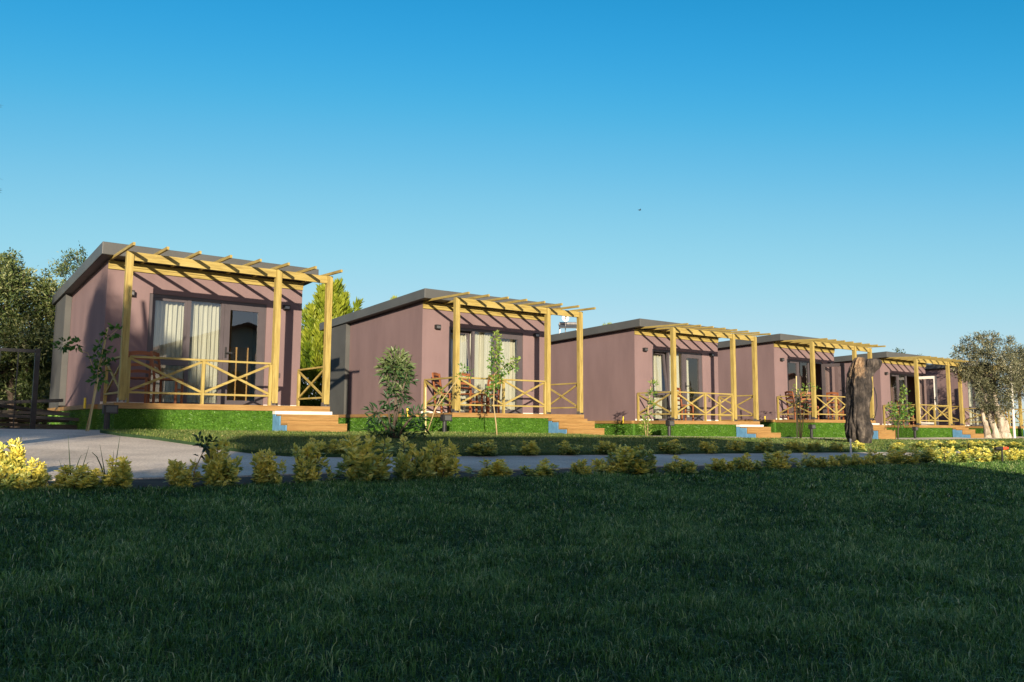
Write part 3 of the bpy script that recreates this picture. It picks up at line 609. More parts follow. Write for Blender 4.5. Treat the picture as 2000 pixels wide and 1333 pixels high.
# ------------------------------------------------------------------ saplings in front of the cabins
SG = 'young plants in front of the cabins'
leafy('sapling', 'thin leaning sapling on a pale cane at the left wall of nearest cabin', 'sapling', -1.75,
      [[(170, 843, 2.6), (178, 800, 2.2), (190, 740, 2), (198, 700, 1.5)], [(190, 735, 2), (170, 690, 1.5), (120, 672, 1)], [(195, 720, 2), (205, 665, 1.5), (226, 645, 1)]],
      [(128, 672, 10, 22, .1), (150, 672, 9, 18, .15), (118, 678, 7, 10, .1), (225, 646, 9, 16, .15), (210, 655, 9, 18, .1), (200, 680, 10, 20, .05), (193, 720, 13, 40, .05), (188, 700, 12, 25, .05), (190, 745, 10, 25, .05), (215, 690, 12, 14, .1)], 'bright', 'stem', ll=.10, lw=.055, seed=2, stake=((169, 843), (208, 640), 3), group=SG)
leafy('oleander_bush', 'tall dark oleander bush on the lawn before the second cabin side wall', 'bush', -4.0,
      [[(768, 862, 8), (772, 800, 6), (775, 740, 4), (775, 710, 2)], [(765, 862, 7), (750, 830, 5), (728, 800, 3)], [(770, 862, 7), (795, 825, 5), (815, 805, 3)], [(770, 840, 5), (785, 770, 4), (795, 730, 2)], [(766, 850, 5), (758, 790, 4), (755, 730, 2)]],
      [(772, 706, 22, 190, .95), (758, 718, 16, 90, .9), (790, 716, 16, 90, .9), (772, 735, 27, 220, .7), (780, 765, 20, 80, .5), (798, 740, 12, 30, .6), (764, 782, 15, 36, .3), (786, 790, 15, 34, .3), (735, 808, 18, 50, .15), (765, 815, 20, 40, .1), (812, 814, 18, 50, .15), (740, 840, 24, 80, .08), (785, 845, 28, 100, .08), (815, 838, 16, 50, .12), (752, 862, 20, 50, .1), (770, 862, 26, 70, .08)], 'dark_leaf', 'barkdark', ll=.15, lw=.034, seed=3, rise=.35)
leafy('sapling', 'wispy sapling tied to a stake at the second terrace left corner', 'sapling', -2.0,
      [[(832, 853, 3), (850, 800, 2.2), (880, 760, 1.8), (905, 725, 1.2)], [(845, 810, 2), (862, 770, 1.5)]], [(862, 770, 12, 26, .5), (850, 785, 8, 14, .4), (905, 722, 11, 26, .45), (918, 730, 9, 18, .5), (897, 735, 8, 10, .45), (870, 785, 8, 12, .4)], 'bright', 'stem', ll=.07, lw=.03, seed=4, stake=((831, 853), (831, 757), 3.2), group=SG)
leafy('sapling', 'slender bright green sapling before the second cabin curtains', 'sapling', -2.9,
      [[(971, 860, 3.6), (969, 830, 3), (964, 790, 2.5), (966, 730, 2), (971, 660, 1)], [(966, 730, 2), (985, 715, 1.5), (1003, 705, 1)]],
      [(970, 658, 8, 36, .8), (969, 675, 12, 60, .75), (971, 692, 14, 70, .6), (966, 710, 13, 60, .5), (970, 730, 14, 70, .5), (985, 718, 12, 50, .65), (1002, 712, 11, 50, .75), (1008, 703, 7, 22, .8), (966, 750, 11, 45, .4), (960, 765, 10, 35, .4), (975, 745, 10, 30, .5)], 'bright', 'stem', ll=.085, lw=.036, seed=5, group=SG)
leafy('sapling', 'narrow yellowish sapling at third cabin terrace corner', 'sapling', -1.95,
      [[(1265, 857, 3), (1266, 800, 2.4), (1272, 742, 1.4)], [(1262, 857, 2), (1258, 820, 1.5)]], [(1276, 752, 7, 40, .6), (1273, 770, 9, 50, .45), (1271, 790, 8, 40, .4), (1266, 812, 7, 25, .4), (1262, 832, 11, 70, .9), (1264, 848, 8, 30, .8), (1258, 822, 8, 30, .85)], 'bright', 'stem', ll=.12, lw=.024, seed=6, group=SG, rise=.6)
leafy('sapling', 'multi-stemmed bare sapling with a pale stake at fourth cabin', 'sapling', -1.95,
      [[(1563, 857, 2.6), (1562, 810, 2), (1560, 765, 1.3)], [(1564, 857, 2.4), (1570, 800, 1.8), (1578, 760, 1.2)], [(1562, 857, 2), (1554, 800, 1.6), (1548, 775, 1)]], [(1556, 762, 10, 30, .8), (1570, 760, 9, 30, .9), (1584, 756, 8, 22, .9), (1597, 757, 5, 8, .8), (1562, 780, 14, 40, .4), (1572, 795, 10, 22, .35), (1552, 795, 10, 22, .35), (1563, 815, 9, 16, .3)], 'bright', 'stem', ll=.08, lw=.035, seed=7, stake=((1558, 857), (1556, 735), 2.4), group=SG)
leafy('sapling', 'bushy sapling before the fifth cabin terrace', 'sapling', -2.1,
      [[(1753, 862, 2.6), (1754, 830, 2.4), (1757, 800, 1.8), (1765, 762, 1.2)]], [(1742, 800, 14, 80, .45), (1758, 802, 16, 100, .45), (1774, 800, 14, 80, .5), (1745, 822, 16, 70, .3), (1766, 822, 16, 60, .3), (1764, 776, 9, 40, .9), (1763, 760, 7, 22, .9), (1772, 765, 5, 12, .9)], 'bright', 'barkdark', ll=.1, lw=.05, seed=8, group=SG)

# ------------------------------------------------------------------ trees
def tree(name, label, cat, Y, stems, clusters, lm, bm, ll, lw, seed, dens=1., group=None, gz=None, limbs=True, depth=1.):
    global rng
    rng = np.random.default_rng(200 + seed); p0 = at(*stems[0][0][:2], Y); gz = G(p0.x, Y) if gz is None else gz
    t = empty(name, (p0.x, Y, gz)); tag(t, label, cat, group); o0 = Vector((p0.x, Y, gz)); sc = F / (p0 - CAM).dot(FW)
    st = MB(); ends = []
    for s_ in stems:
        pts = [atd(a, b, p0) + FW * random.uniform(-.15, .15) - o0 for a, b, _ in s_]
        if pts[0].z < .6: pts[0].z = -.1
        # resample smoothly with gnarled radius
        fine, rad = [], []
        for i in range(len(pts) - 1):
            for k in range(6):
                u = k / 6; fine.append(pts[i].lerp(pts[i + 1], u) + Vector((rng.normal(), rng.normal(), 0)) * .012); rad.append((s_[i][2] * (1 - u) + s_[i + 1][2] * u) / sc / 2 * (1 + .1 * rng.normal()))
        fine.append(pts[-1]); rad.append(s_[-1][2] / sc / 2); st.tube(fine, rad, 12); ends.append(pts[-1])
    P, Dr, T = [], [], []
    for (cx, cy, r, n, tn) in clusters:
        rr = r / sc; yo = rng.uniform(-1.3, 1.3) * rr * depth; c = np.array(atd(cx, cy, p0) - o0 + FW * yo)
        if limbs and ends:
            e = min(ends, key=lambda q: (q - Vector(c)).length); md = e.lerp(Vector(c), .5) + Vector((0, 0, .08 * rr)); th = max(.012, .05 * rr)
            st.tube([e, md, Vector(c)], [th * 1.1, th * .8, th * .3], 6)
        ns = max(4, int(n * dens / 34)); sub = c + sphere_dirs(ns) * rng.random((ns, 1)) ** .45 * rr * np.array([1, depth, .92])
        for q in sub:
            if limbs and rng.random() < .35: st.tube([Vector(c), Vector((c + q) / 2) + Vector((0, 0, .03)), Vector(q)], [.014, .01, .005], 4, cap=False)
            k = 34; out = nrm((q - c)[None] + 1e-4)[0]; sp = rng.normal(size=(k, 3)) * (.05 + .075 * rr) + out * (rng.random((k, 1)) * (.1 + .3 * rr))
            P.append(q + sp); Dr.append(out * .6 + rng.normal(size=(k, 3)) * .7 + np.array([0, 0, .15])); T.append(np.clip(tn + .2 * rng.normal(size=k) + .1 * rng.normal(), 0, 1))
    st.build('trunk', bm, t, smooth=True)
    P, Dr, T = map(np.concatenate, (P, Dr, T)); n = len(P)
    link('crown', raw_mesh('crown', *leaves(P, Dr, ll * (.7 + .6 * rng.random(n)), lw * (.7 + .6 * rng.random(n)), T)), lm, t)
    return t
z6 = lambda x, y: (1630 + x / 4.443, 630 + y / 4.443)
def cl(lst, k=1.): return [(*z6(x, y), r * .84 / 4.443, n, tn) for x, y, r, n, tn in lst]
tree('olive_tree', 'old olive tree with pale split trunk at right before the farthest cabin', 'tree', -1.7,
     [[(1930, 868, 17), (1925, 845, 12), (1919, 815, 8), (1916, 790, 5)], [(1946, 868, 18), (1942, 845, 13), (1934, 810, 9), (1928, 770, 6)], [(1962, 868, 20), (1958, 845, 18), (1950, 820, 13), (1943, 800, 9), (1940, 760, 5)], [(1970, 866, 12), (1968, 845, 14), (1960, 822, 9)]],
     cl([(1270, 140, 45, 300, .5), (1400, 165, 70, 500, .55), (1470, 180, 40, 200, .5), (1160, 200, 55, 300, .5), (1075, 270, 45, 220, .45), (1200, 250, 60, 300, .45), (1300, 270, 50, 200, .5), (1230, 340, 100, 900, .55), (1380, 340, 110, 1100, .6), (1120, 400, 60, 400, .6), (1200, 450, 80, 700, .6), (1320, 460, 110, 1000, .5), (1450, 430, 110, 1000, .6), (1240, 560, 70, 500, .45), (1350, 580, 90, 700, .4), (1460, 560, 100, 800, .5), (1500, 670, 80, 500, .5), (1330, 690, 70, 350, .35), (1270, 700, 45, 200, .5), (1440, 730, 80, 400, .4), (1400, 780, 60, 250, .4), (1290, 770, 40, 160, .4)]),
     'olive_silver', 'barkpale', .11, .032, 1, dens=1.6, group='olive trees at right')
tree('olive_tree', 'second olive tree crown leaning in at the right picture edge', 'tree', -2.2,
     [[(2035, 866, 22), (2032, 830, 15), (2025, 790, 10), (2020, 750, 6)]],
     cl([(1560, 270, 60, 400, .5), (1640, 290, 80, 700, .5), (1590, 380, 90, 900, .5), (1680, 400, 110, 1000, .5), (1620, 480, 90, 700, .55), (1560, 560, 60, 300, .5), (1700, 540, 120, 900, .5), (1800, 420, 140, 900, .5), (1780, 560, 130, 900, .5), (1620, 620, 60, 240, .45)]),
     'olive_silver', 'barkpale', .11, .032, 2, dens=2.0, group='olive trees at right')
# left background
TL = 'olive trees left of the cabins'
tree('olive_tree', 'large sunlit olive tree at the left edge behind the scrap pile', 'tree', 8.6,
     [[(30, 828, 15), (28, 790, 13), (25, 740, 10), (20, 690, 7)], [(28, 790, 10), (50, 730, 8), (70, 690, 5)], [(27, 780, 10), (0, 720, 8), (-30, 690, 5)]],
     [(0, 550, 29.9, 900, .55), (30, 570, 26.4, 700, .6), (60, 560, 22.9, 500, .55), (88, 582, 21.1, 500, .65), (10, 610, 37.0, 1200, .5), (55, 620, 35.2, 1200, .55), (86, 620, 21.1, 600, .7), (25, 670, 39.6, 1300, .5), (75, 670, 33.4, 1100, .65), (90, 660, 17.6, 400, .7), (10, 725, 35.2, 900, .45), (60, 715, 33.4, 900, .5), (88, 710, 17.6, 400, .45), (30, 765, 31.7, 700, .5), (75, 755, 26.4, 500, .35), (-40, 610, 52.8, 1200, .5), (-60, 700, 52.8, 1000, .5), (50, 785, 19.4, 260, .4), (-30, 530, 35.2, 600, .5), (8, 518, 14.1, 160, .6), (45, 538, 12.3, 140, .6), (20, 535, 15.8, 200, .6)],
     'olive', 'barkdark', .11, .038, 3, dens=2.1, group=TL)
tree('olive_tree', 'taller thin olive tree peeking up over the nearest cabin roof corner', 'tree', 13.,
     [[(140, 815, 16), (140, 700, 10), (143, 600, 6)], [(140, 700, 7), (125, 600, 4)], [(141, 660, 6), (165, 560, 3)]],
     [(128, 515, 13.2, 260, .5), (150, 508, 12.3, 240, .55), (170, 503, 11.4, 220, .5), (125, 540, 15.8, 340, .5), (150, 540, 17.6, 420, .5), (135, 570, 21.1, 500, .5), (170, 540, 15.8, 300, .5), (120, 600, 19.4, 400, .5), (165, 580, 21.1, 400, .5), (150, 630, 31.7, 600, .5), (110, 570, 10.6, 120, .5)],
     'olive', 'barkdark', .11, .034, 4, dens=.9, group=TL)
tree('olive_tree', 'dark shaded olive tree in the gap beside the nearest cabin', 'tree', 11.5,
     [[(85, 822, 16), (84, 780, 12), (80, 730, 8)]], [(80, 700, 40, 900, .3), (60, 740, 40, 900, .25), (100, 745, 36, 800, .25), (90, 785, 34, 700, .2), (50, 785, 36, 700, .2), (10, 780, 40, 800, .2), (120, 720, 36, 700, .3), (-40, 770, 60, 900, .2), (20, 740, 36, 600, .25), (70, 812, 24, 300, .2)],
     'olive', 'barkdark', .17, .08, 5, dens=2.6, group=TL)
tree('olive_tree', 'hazy olive crown just showing above the fifth cabin roof', 'tree', 16., [[(1770, 818, 10), (1769, 760, 8), (1768, 720, 5)]],
     [(1768, 700, 14, 260, .4), (1755, 706, 12, 200, .4), (1785, 705, 13, 220, .4), (1800, 712, 12, 200, .4), (1770, 730, 26, 400, .4)], 'olive', 'barkdark', .2, .07, 6, group='far trees behind the cabins')

# golden conifers: upward feathery sprays round a cone
def conifer_mesh(seed, n_plume=120):
    global rng
    rng = np.random.default_rng(seed); P, D, L, T = [], [], [], []
    for i in range(n_plume):
        t = (i + rng.random()) / n_plume; t = t ** 1.05; az = i * 2.4 + rng.normal() * .3
        rad = .30 * (1 - t) ** .5 * (.75 + .35 * rng.random()) * min(1, .55 + t * 3); z = .02 + t * .80
        out = np.array([math.cos(az), math.sin(az), 0]); d = out * (.62 - .35 * t) + np.array([0, 0, .75 + .5 * t]) + rng.normal(size=3) * .1; d /= np.linalg.norm(d)
        ln = (.17 + .09 * rng.random()) * (1.1 - .35 * t); b0 = out * rad * .62 + np.array([0, 0, z])
        k = 210; u = rng.random(k) ** .8; w = .055 * (1 - u) ** .8 * (1.1 - .4 * t) + .004
        off = rng.normal(size=(k, 3)); off = nrm(off - (off @ d)[:, None] * d) * (w * rng.random(k) ** .6)[:, None]
        P.append(b0 + d * (u * ln)[:, None] + off * np.array([1.2, 1.2, .5])); D.append(d * 1.3 + off / (w[:, None] + 1e-6) * .75 + rng.normal(size=(k, 3)) * .18)
        L.append(.030 + .022 * rng.random(k)); T.append(np.clip(.28 + .14 * rng.normal() + .55 * u * (.6 + .4 * rng.random(k)) + .1 * rng.normal(size=k), 0, 1))
    P, D, L, T = map(np.concatenate, (P, D, L, T))
    return raw_mesh('foliage', *leaves(P, D, L, L * .24, T))
cone = None
def conifer(px, Y, ztop, wid, seed, label):
    global cone
    p = at(px, 800, Y); z = G(p.x, Y)
    t = empty('conifer', (p.x, Y, z)); tag(t, label, 'conifer', 'golden conifers behind the cabins')
    H = at(px, ztop, Y).z - z
    MB().tube([(0, 0, -.1), (0, 0, H * .5), (0, 0, H * .93)], [.09, .05, .01], 8).build('trunk', 'barkdark', t)
    if cone is None: cone = conifer_mesh(seed)
    o = link('foliage', cone, 'thuja', t) if not cone.materials else link2('foliage', cone, t)
    o.scale = (wid, wid, H); o.rotation_euler = (0, 0, seed)
def link2(name, me, parent):
    o = bpy.data.objects.new(name, me); COL.objects.link(o); o.parent = parent; return o
conifer(640, 8.0, 551, 5.2, 1, 'bright golden conifer between the nearest and second cabins')
conifer(773, 10.0, 581, 3.4, 2, 'golden conifer whose tip barely shows above second cabin roof')
conifer(1193, 11.0, 634, 3.4, 3, 'golden conifer whose tip barely shows above third cabin roof')

# pine twig reaching in at the left edge
def pine():
    global rng
    rng = np.random.default_rng(31); Y = -7.0; p = at(-260, 900, Y); z = G(p.x, Y) ; t = empty('pine_tree', (p.x, Y, z)); tag(t, 'dark pine whose needle tips poke in at the upper left edge', 'pine tree')
    o0 = Vector((p.x, Y, z)); st = MB(); top = at(-250, -60, Y) - o0
    st.tube([(0, 0, -.1), Vector((.05, 0, top.z * .5)), top], [.16, .11, .03], 10); P, D = [], []
    for (ex, ey) in [(-7, 208), (-8, 338), (-6, 347), (-8, 374), (-60, 120), (-90, 260), (-120, 420), (-160, 60), (-330, 150), (-380, 300), (-400, 430), (-150, 520), (-310, 60)]:
        e = at(ex, ey, Y + rng.uniform(-.15, .15)) - o0; zz = max(.8, e.z - .5); s_ = Vector((.05, 0, zz)) if zz < top.z else top * .98
        md = s_.lerp(e, .5) + Vector((0, 0, -.05)); st.tube([s_, md, e], [.03, .018, .006], 6)
        n = 420 if ex < -20 else 70; u = .3 + .7 * rng.random(n) ** .6; pt = np.array([(s_.lerp(md, q * 2) if q < .5 else md.lerp(e, q * 2 - 1)) for q in u]); P.append(pt)
        D.append(np.array((e - s_).normalized()) * .8 + rng.normal(size=(n, 3)) * .6)
    st.build('trunk', 'barkdark', t, smooth=True); P, D = np.concatenate(P), np.concatenate(D); k = len(P)
    link('foliage', raw_mesh('foliage', *leaves(P, D, .05 + .03 * rng.random(k), .006, rng.random(k))), 'pine_leaf', t)
pine()

# ------------------------------------------------------------------ charred stump
def stump():
    Y = -4.9; p = at(1678, 872, Y); gz = G(p.x, Y) + .05; o0 = Vector((p.x, Y, gz)); sc = F / (p - CAM).dot(FW)
    prof = [(1085, 122, 305), (1050, 118, 312), (1010, 108, 322), (975, 98, 334), (930, 93, 336), (890, 93, 322), (860, 97, 303), (800, 104, 298), (740, 108, 306), (700, 110, 310), (650, 113, 322), (600, 115, 326), (540, 116, 322), (500, 118, 318), (450, 126, 330), (420, 134, 332), (395, 141, 335)]
    def ring_body(b, pr, seed, tone, n=96, sub=7):
        rows = []
        for i in range(len(pr) - 1):
            for k in range(sub):
                u = k / sub; rows.append([pr[i][j] * (1 - u) + pr[i + 1][j] * u for j in range(3)])
        rows.append(list(pr[-1])); base = len(b.v)
        for (zy, l, r) in rows:
            a, c = atd(*z6(l, zy), p) - o0, atd(*z6(r, zy), p) - o0; ce = (a + c) / 2; rx = (c - a).length / 2
            for j in range(n):
                th = 6.2832 * j / n; d = Vector((math.cos(th), math.sin(th), 0)); q = Vector((d.x * 2.2, d.y * 2.2, ce.z * .9 + seed))
                g = 1 + .24 * noise.noise(q) + .16 * noise.noise(Vector((d.x * 5, d.y * 5, ce.z * 1.6 + seed))) + .09 * noise.noise(Vector((d.x * 11, d.y * 11, ce.z * 5 + seed))) + .07 * noise.noise(Vector((d.x * 19, d.y * 19, ce.z * 11 + seed)))
                groove = .17 * max(0, math.sin(th * 5 + ce.z * 1.4 + 1.5 * noise.noise(Vector((0, 0, ce.z * 2 + seed))))) ** 3
                b.v.append(tuple(ce + (RT * math.cos(th) + Vector((.6, .8, 0)) * math.sin(th) * .85) * rx * (g - groove)))
                front = -math.sin(th)
                b.t.append(tone(zy, th, ce.z))
        k = len(rows)
        for i in range(k - 1):
            for j in range(n): q = base + i * n; b.f.append((q + j, q + (j + 1) % n, q + n + (j + 1) % n, q + n + j))
        b.f.append(tuple(base + (k - 1) * n + j for j in range(n)))
    b = MB(); b.t = []
    # sunlit upper left painted paler in tone, with a scar; the rest is charred
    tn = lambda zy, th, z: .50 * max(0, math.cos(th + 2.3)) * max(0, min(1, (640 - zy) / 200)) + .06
    prof = [(a, 215 + (l - 215) * .93, 215 + (r - 215) * .93) for a, l, r in prof]; ring_body(b, prof, 0, tn)
    ring_body(b, [(470, 126, 280), (430, 132, 285), (390, 145, 285), (350, 160, 277), (322, 175, 270), (308, 188, 258), (303, 200, 245)], 4, lambda zy, th, z: .42 * max(0, math.cos(th + 2.2)) + .2)  # left lobe: its sunlit face is put into the tone too
    ring_body(b, [(470, 235, 330), (430, 240, 352), (400, 248, 384), (370, 254, 400), (345, 256, 404), (328, 266, 396), (316, 290, 372)], 9, lambda zy, th, z: .1)
    t = empty('tree_stump', o0); tag(t, 'tall charred hollow tree stump standing before the fifth cabin', 'tree stump')
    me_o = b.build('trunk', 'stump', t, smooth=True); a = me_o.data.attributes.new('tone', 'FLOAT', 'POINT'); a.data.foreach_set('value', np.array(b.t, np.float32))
    h = MB(); pts = [atd(*z6(x, y), p) - o0 - FW * .2 for x, y in ((312, 560), (330, 620), (338, 720), (325, 800), (300, 850))]; h.tube(pts, [.012] * 5, 6); h.build('hose', 'black', t, smooth=True)
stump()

# ------------------------------------------------------------------ small things
def roof_items():
    q = CAM + ray(1142, 830) * (75 / ray(1142, 830).dot(FW)); top = (CAM + ray(1142, 657) * (75 / FW.dot(ray(1142, 657)))).z; gz = G(q.x, q.y)
    hz = house((q.x, q.y, gz), R(0), 4.6, 6, top - gz - .4, top - gz, 'distant flat-roofed house hidden behind the third cabin carrying the solar heater', gable=False)
    def spot(px): v = CAM + ray(px, 655) * (72.5 / FW.dot(ray(px, 655))); return v
    v = spot(1110); t = empty('solar_heater', (v.x, v.y, top)); tag(t, 'solar water heater frame above the left end of third cabin roof', 'solar heater'); t.rotation_euler = (0, 0, R(-37))
    b = MB()
    for sx in (-.8, .8):
        b.bar((sx, -.4, 0), (sx, -.4, .45), .06, .06); b.bar((sx, .5, 0), (sx, .5, .85), .06, .06)
    b.build('stand', 'steel', t); MB().bar((0, -.75, .38), (0, .7, .88), 1.75, .08).build('collector', 'anthracite', t); MB().tube([(-.8, .75, .98), (.8, .75, .98)], [.13, .13], 12).build('tank', 'steel', t)
    v = spot(1100); t = empty('satellite_dish', (v.x, v.y - .3, top)); tag(t, 'small white satellite dish standing over the solar heater', 'satellite dish')
    MB().tube([(0, 0, 0), (0, 0, 1.3)], [.04, .04], 8).build('mast', 'steel', t); b = MB(); n = 20
    d = Vector((-.55, -.8, .25)).normalized(); r_ = d.cross(Vector((0, 0, 1))).normalized(); u = r_.cross(d); c = Vector((0, 0, 1.3)) + d * .05
    for k, (rr, dp) in enumerate(((.03, 0), (.14, .02), (.24, .05), (.33, .1))):
        for j in range(n): th = 6.2832 * j / n; b.v.append(tuple(c + r_ * rr * math.cos(th) + u * rr * 1.1 * math.sin(th) + d * dp))
    for k in range(3):
        for j in range(n): b.f.append((k * n + j, k * n + (j + 1) % n, (k + 1) * n + (j + 1) % n, (k + 1) * n + j))
    b.f.append(tuple(range(n))); o = b.build('dish', 'white', t, smooth=True); sd = o.modifiers.new('thick', 'SOLIDIFY'); sd.thickness = .015
    MB().tube([c - u * .28 + d * .05, c + d * .4], [.015, .015], 6).box(c.x + d.x * .4 - .05, c.y + d.y * .4 - .05, c.z + d.z * .4 - .05, c.x + d.x * .4 + .05, c.y + d.y * .4 + .05, c.z + d.z * .4 + .05).build('receiver', 'black', t)
p = at(1958, 900, -9.75); t = empty('sprinkler', (p.x, -9.75, G(p.x, -9.75))); tag(t, 'black lawn sprinkler with a red nozzle among the sunlit shrubs at right', 'sprinkler')
MB().tube([(0, 0, -.05), (0, 0, .28)], [.018, .018], 8).build('riser', 'black', t); MB().tube([(-.12, .07, .30), (.02, 0, .30)], [.032, .036], 10).build('head', 'black', t); MB().tube([(.022, -.002, .30), (.12, -.06, .31)], [.032, .024], 10).build('nozzle', 'red', t)
p = at(1662, 888, -7.4); o = MB().tube([(0, 0, -.03), (0, 0, .28)], [.02, .018], 8).build('stake', 'white'); o.location = (p.x, -7.4, G(p.x, -7.4) + .05); tag(o, 'short white marker stake at the foot of the charred stump', 'stake')
p = at(1980, 830, -2.4); o = MB().tube([(0, 0, 0), (0, 0, 3.0)], [.05, .045], 10).build('white_pole', 'white'); o.location = (p.x, -2.4, G(p.x, -2.4) + .05); tag(o, 'slim white pole at the right edge beside the olive crown', 'pole')
# scrap timber pile, gate frame, at the far left
for i, (px, py, ln, rz, tl, dz) in enumerate([(20, 838, 2.4, .25, .0, .05), (25, 834, 2.6, .1, .03, .13), (15, 830, 2.2, .35, .0, .21), (30, 826, 2.5, .15, .05, .29), (10, 822, 2.1, -.1, .03, .37), (26, 815, 1.9, .3, .12, .46), (0, 812, 2.0, .05, -.06, .54)]):
    q = at(px, py, 1.2 + .25 * (i % 3)); o = MB().box(-ln / 2, -.11, -.03, ln / 2, .11, .03).build('timber_plank', 'plank'); o.location = (q.x, q.y, G(q.x, q.y) - .03 + dz); o.rotation_euler = (0, tl, rz)
    tag(o, 'weathered grey plank in the shaded scrap pile left of nearest cabin', 'plank', 'planks in the scrap pile')
p = at(63, 842, .6); t = empty('metal_gate', (p.x, .6, G(p.x, .6))); tag(t, 'black metal gate frame left of the nearest cabin', 'gate')
MB().box(-.04, -.04, -.05, .04, .04, 1.5).build('gate_post', 'black', t); MB().box(-2.4, -.02, 1.42, -.045, .02, 1.48).build('top_rail', 'black', t)
b = MB()
for k in range(8): b.bar((-.3 - .28 * k, 0, .05), (-.3 - .28 * k, 0, 1.418), .018, .018)
b.box(-2.4, -.015, .0, -.045, .015, .045); b.build('bar_panel', 'black', t)
# a bird in the sky
p = CAM + ray(1249, 411) * 60; t = empty('bird', p); tag(t, 'tiny dark bird in the sky above the third cabin', 'bird')
b = MB().tube([(-.14, 0, 0), (-.08, 0, .01), (.04, 0, .01), (.12, 0, .02), (.17, 0, .015)], [.008, .03, .038, .02, .004], 8); b.build('body', 'black', t, smooth=True)
for s in (-1, 1):
    MB().hexa([(-.05, s * .02, .01), (.05, s * .02, .01), (.02, s * .16, .07), (-.05, s * .16, .07), (-.05, s * .02, .018), (.05, s * .02, .018), (.02, s * .16, .076), (-.05, s * .16, .076)]).build('wing', 'black', t)

# ------------------------------------------------------------------ houses and trees across the lawn (behind the viewpoint): they shade the lawn and mirror in the glass
def house(loc, rz, w_, d_, hw, hr, label, m='cream', gable=True):
    t = empty('house', loc, rz); tag(t, label, 'house', 'houses across the lawn')
    b = MB().box(-w_ / 2, -d_ / 2, -.5, w_ / 2, d_ / 2, hw)
    if gable: b.prism([(-w_ / 2, hw), (w_ / 2, hw), (0, hr)], -d_ / 2 + .001, d_ / 2 - .001)
    b.build('wall', m, t)
    if gable:
        e = .5; sl = (hr - hw) / (w_ / 2)
        for s in (-1, 1):
            x = s * (w_ / 2 + e); z = hw - sl * e
            MB().hexa([(0, -d_ / 2 - e, hr + .02), (x, -d_ / 2 - e, z + .02), (x, d_ / 2 + e, z + .02), (0, d_ / 2 + e, hr + .02), (0, -d_ / 2 - e, hr + .2), (x, -d_ / 2 - e, z + .2), (x, d_ / 2 + e, z + .2), (0, d_ / 2 + e, hr + .2)]).build('roof', 'rooftile', t)
    else: MB().box(-w_ / 2 - .3, -d_ / 2 - .3, hw, w_ / 2 + .3, d_ / 2 + .3, hr).build('roof', 'anthracite', t)
    for lv in range(int(hw // 2.8)):
        n = max(2, int(w_ // 3))
        for k in range(n):
            x = -w_ / 2 + (k + .5) * w_ / n; z = .9 + lv * 2.9
            f = frame_ring(MB(), x - .6, z, x + .6, z + 1.3, .08, d_ / 2 + .002, d_ / 2 + .06).build('window', 'white', t); MB().box(x - .52, d_ / 2 + .003, z + .08, x + .52, d_ / 2 + .02, z + 1.22).build('pane', 'black', f)
house((-11.1, -38, -1.6), 0, 10.6, 4, 9.2, 9.75, 'long flat-roofed house behind the viewpoint shading the front lawn', gable=False)
house((12.4, -34, -1.6), R(0), 8.5, 9, 5.4, 6.9, 'gabled cream house mirrored in the nearest cabin door')
house((60, -26, -1.6), R(40), 10, 9, 3.4, 5.6, 'gabled cream house mirrored in the fourth cabin windows')

def round_tree(x, y, spec, label, seed, m='olive', n_=46):
    """tree standing across the lawn: spec lists crown lumps (dx, dy, z, rx, rz)"""
    global rng
    rng = np.random.default_rng(400 + seed); z = G(x, y); t = empty('tree', (x, y, z)); tag(t, label, 'tree', 'trees across the lawn'); zc = min(q[2] - q[4] for q in spec)
    st = MB().tube([(0, 0, -.1), (.06, .03, zc * .5), (0, 0, zc + .4)], [.2, .15, .09], 10); P, D, T = [], [], []
    for dx, dy, cz, rx, rz_ in spec:
        c = np.array([dx, dy, cz]); st.tube([(0, 0, zc), tuple(c * .6 + np.array([0, 0, zc * .4])), tuple(c)], [.08, .05, .02], 6)
        for q in c + sphere_dirs(n_) * rng.random((n_, 1)) ** .4 * np.array([rx, rx, rz_]):
            P.append(q + rng.normal(size=(40, 3)) * .17); D.append(rng.normal(size=(40, 3)) + (q - c) * .5); T.append(np.clip(.45 + .2 * rng.normal(size=40), 0, 1))
    st.build('trunk', 'barkdark', t, smooth=True); P, D, T = map(np.concatenate, (P, D, T)); n = len(P)
    link('crown', raw_mesh('crown', *leaves(P, D, .16 * (.7 + .6 * rng.random(n)), .06, T)), m, t)
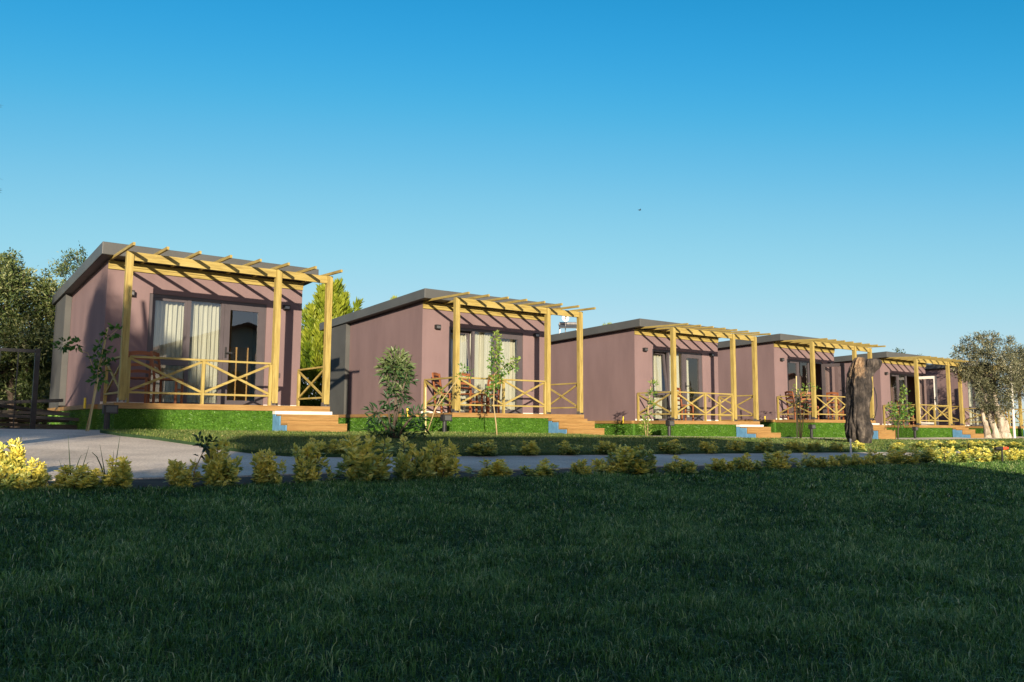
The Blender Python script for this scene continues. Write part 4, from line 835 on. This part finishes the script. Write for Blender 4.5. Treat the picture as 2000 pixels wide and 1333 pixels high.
# the tree beside the viewpoint whose shadow falls on the nearest cabin's corner
round_tree(-12.0, -20.5, [(-.2, .1, 6.4, 1.2, 1.0), (-1.2, .3, 6.5, .9, .9), (-1.9, .2, 6.1, .7, .9), (.5, 0, 6.6, .8, .9), (-.4, .1, 7.5, .85, .8), (.25, 0, 8.0, .5, .5), (-.1, 0, 8.7, .35, .5), (.8, -.1, 7.1, .5, .6), (1.1, 0, 6.2, .55, .5), (0, 0, 5.6, 1.7, .8), (1.3, 0, 7.6, .3, .3), (1.7, 0, 7.0, .3, .4)], 'slender tree behind the viewpoint shading the nearest cabin corner', 1, n_=52)
round_tree(-8.9, -22, [(0, 0, 2.4, 1.4, 1.3), (-1.6, 0, 2.2, 1.3, 1.2), (1.3, 0, 2.5, 1.2, 1.1), (.6, .3, 3.3, .9, .7), (-.8, .2, 3.2, .9, .7), (0, 0, 1.2, 1.8, 1.0), (2.3, .1, 2.0, 1.0, 1.2)], 'low wide bush tree behind the viewpoint shading the left hedge', 3, n_=70)
round_tree(-17.2, -22, [(0, 0, 6.6, 1.5, 1.4), (-1.5, 0, 6.2, 1.3, 1.3), (1.2, 0, 5.9, 1.0, 1.1), (-.3, .2, 5.2, 1.5, 1.1), (-2.2, .1, 5.2, 1.1, 1.0), (.2, 0, 8.4, 1.0, 1.0), (-1.2, 0, 7.8, .9, .9), (.9, .1, 9.6, .7, .8), (-2.6, 0, 6.8, .9, .9), (-.8, 0, 10.6, 1.2, 1.2), (-1.9, 0, 9.4, 1.1, 1.1), (.3, 0, 11.2, .8, .8)], 'broad tree behind the viewpoint shading the scrap pile', 2, n_=40)
for i, (x, y, r, top) in enumerate([(-19.0, -36, 2.0, 7.0), (-22.8, -35, 2.2, 6.8), (-26.8, -36.5, 2.2, 7.5), (-31, -36, 2.4, 7.2)]):
    zt = top - G(x, y)
    round_tree(x, y, [(0, 0, zt - 1.6, r, 1.7), (-.9, .3, zt - 3.2, r * .9, 1.8), (1.0, -.2, zt - 3.0, r * .9, 1.7), (0, 0, zt - 4.8, r * 1.1, 1.8), (.2, .3, zt - 6.2, r, 1.5)],
               ['tree next to the flat-roofed house behind the viewpoint', 'second tree from the flat-roofed house behind the viewpoint', 'third tree from the flat-roofed house behind the viewpoint', 'outermost tree left behind the viewpoint'][i], 10 + i)
roof_items()
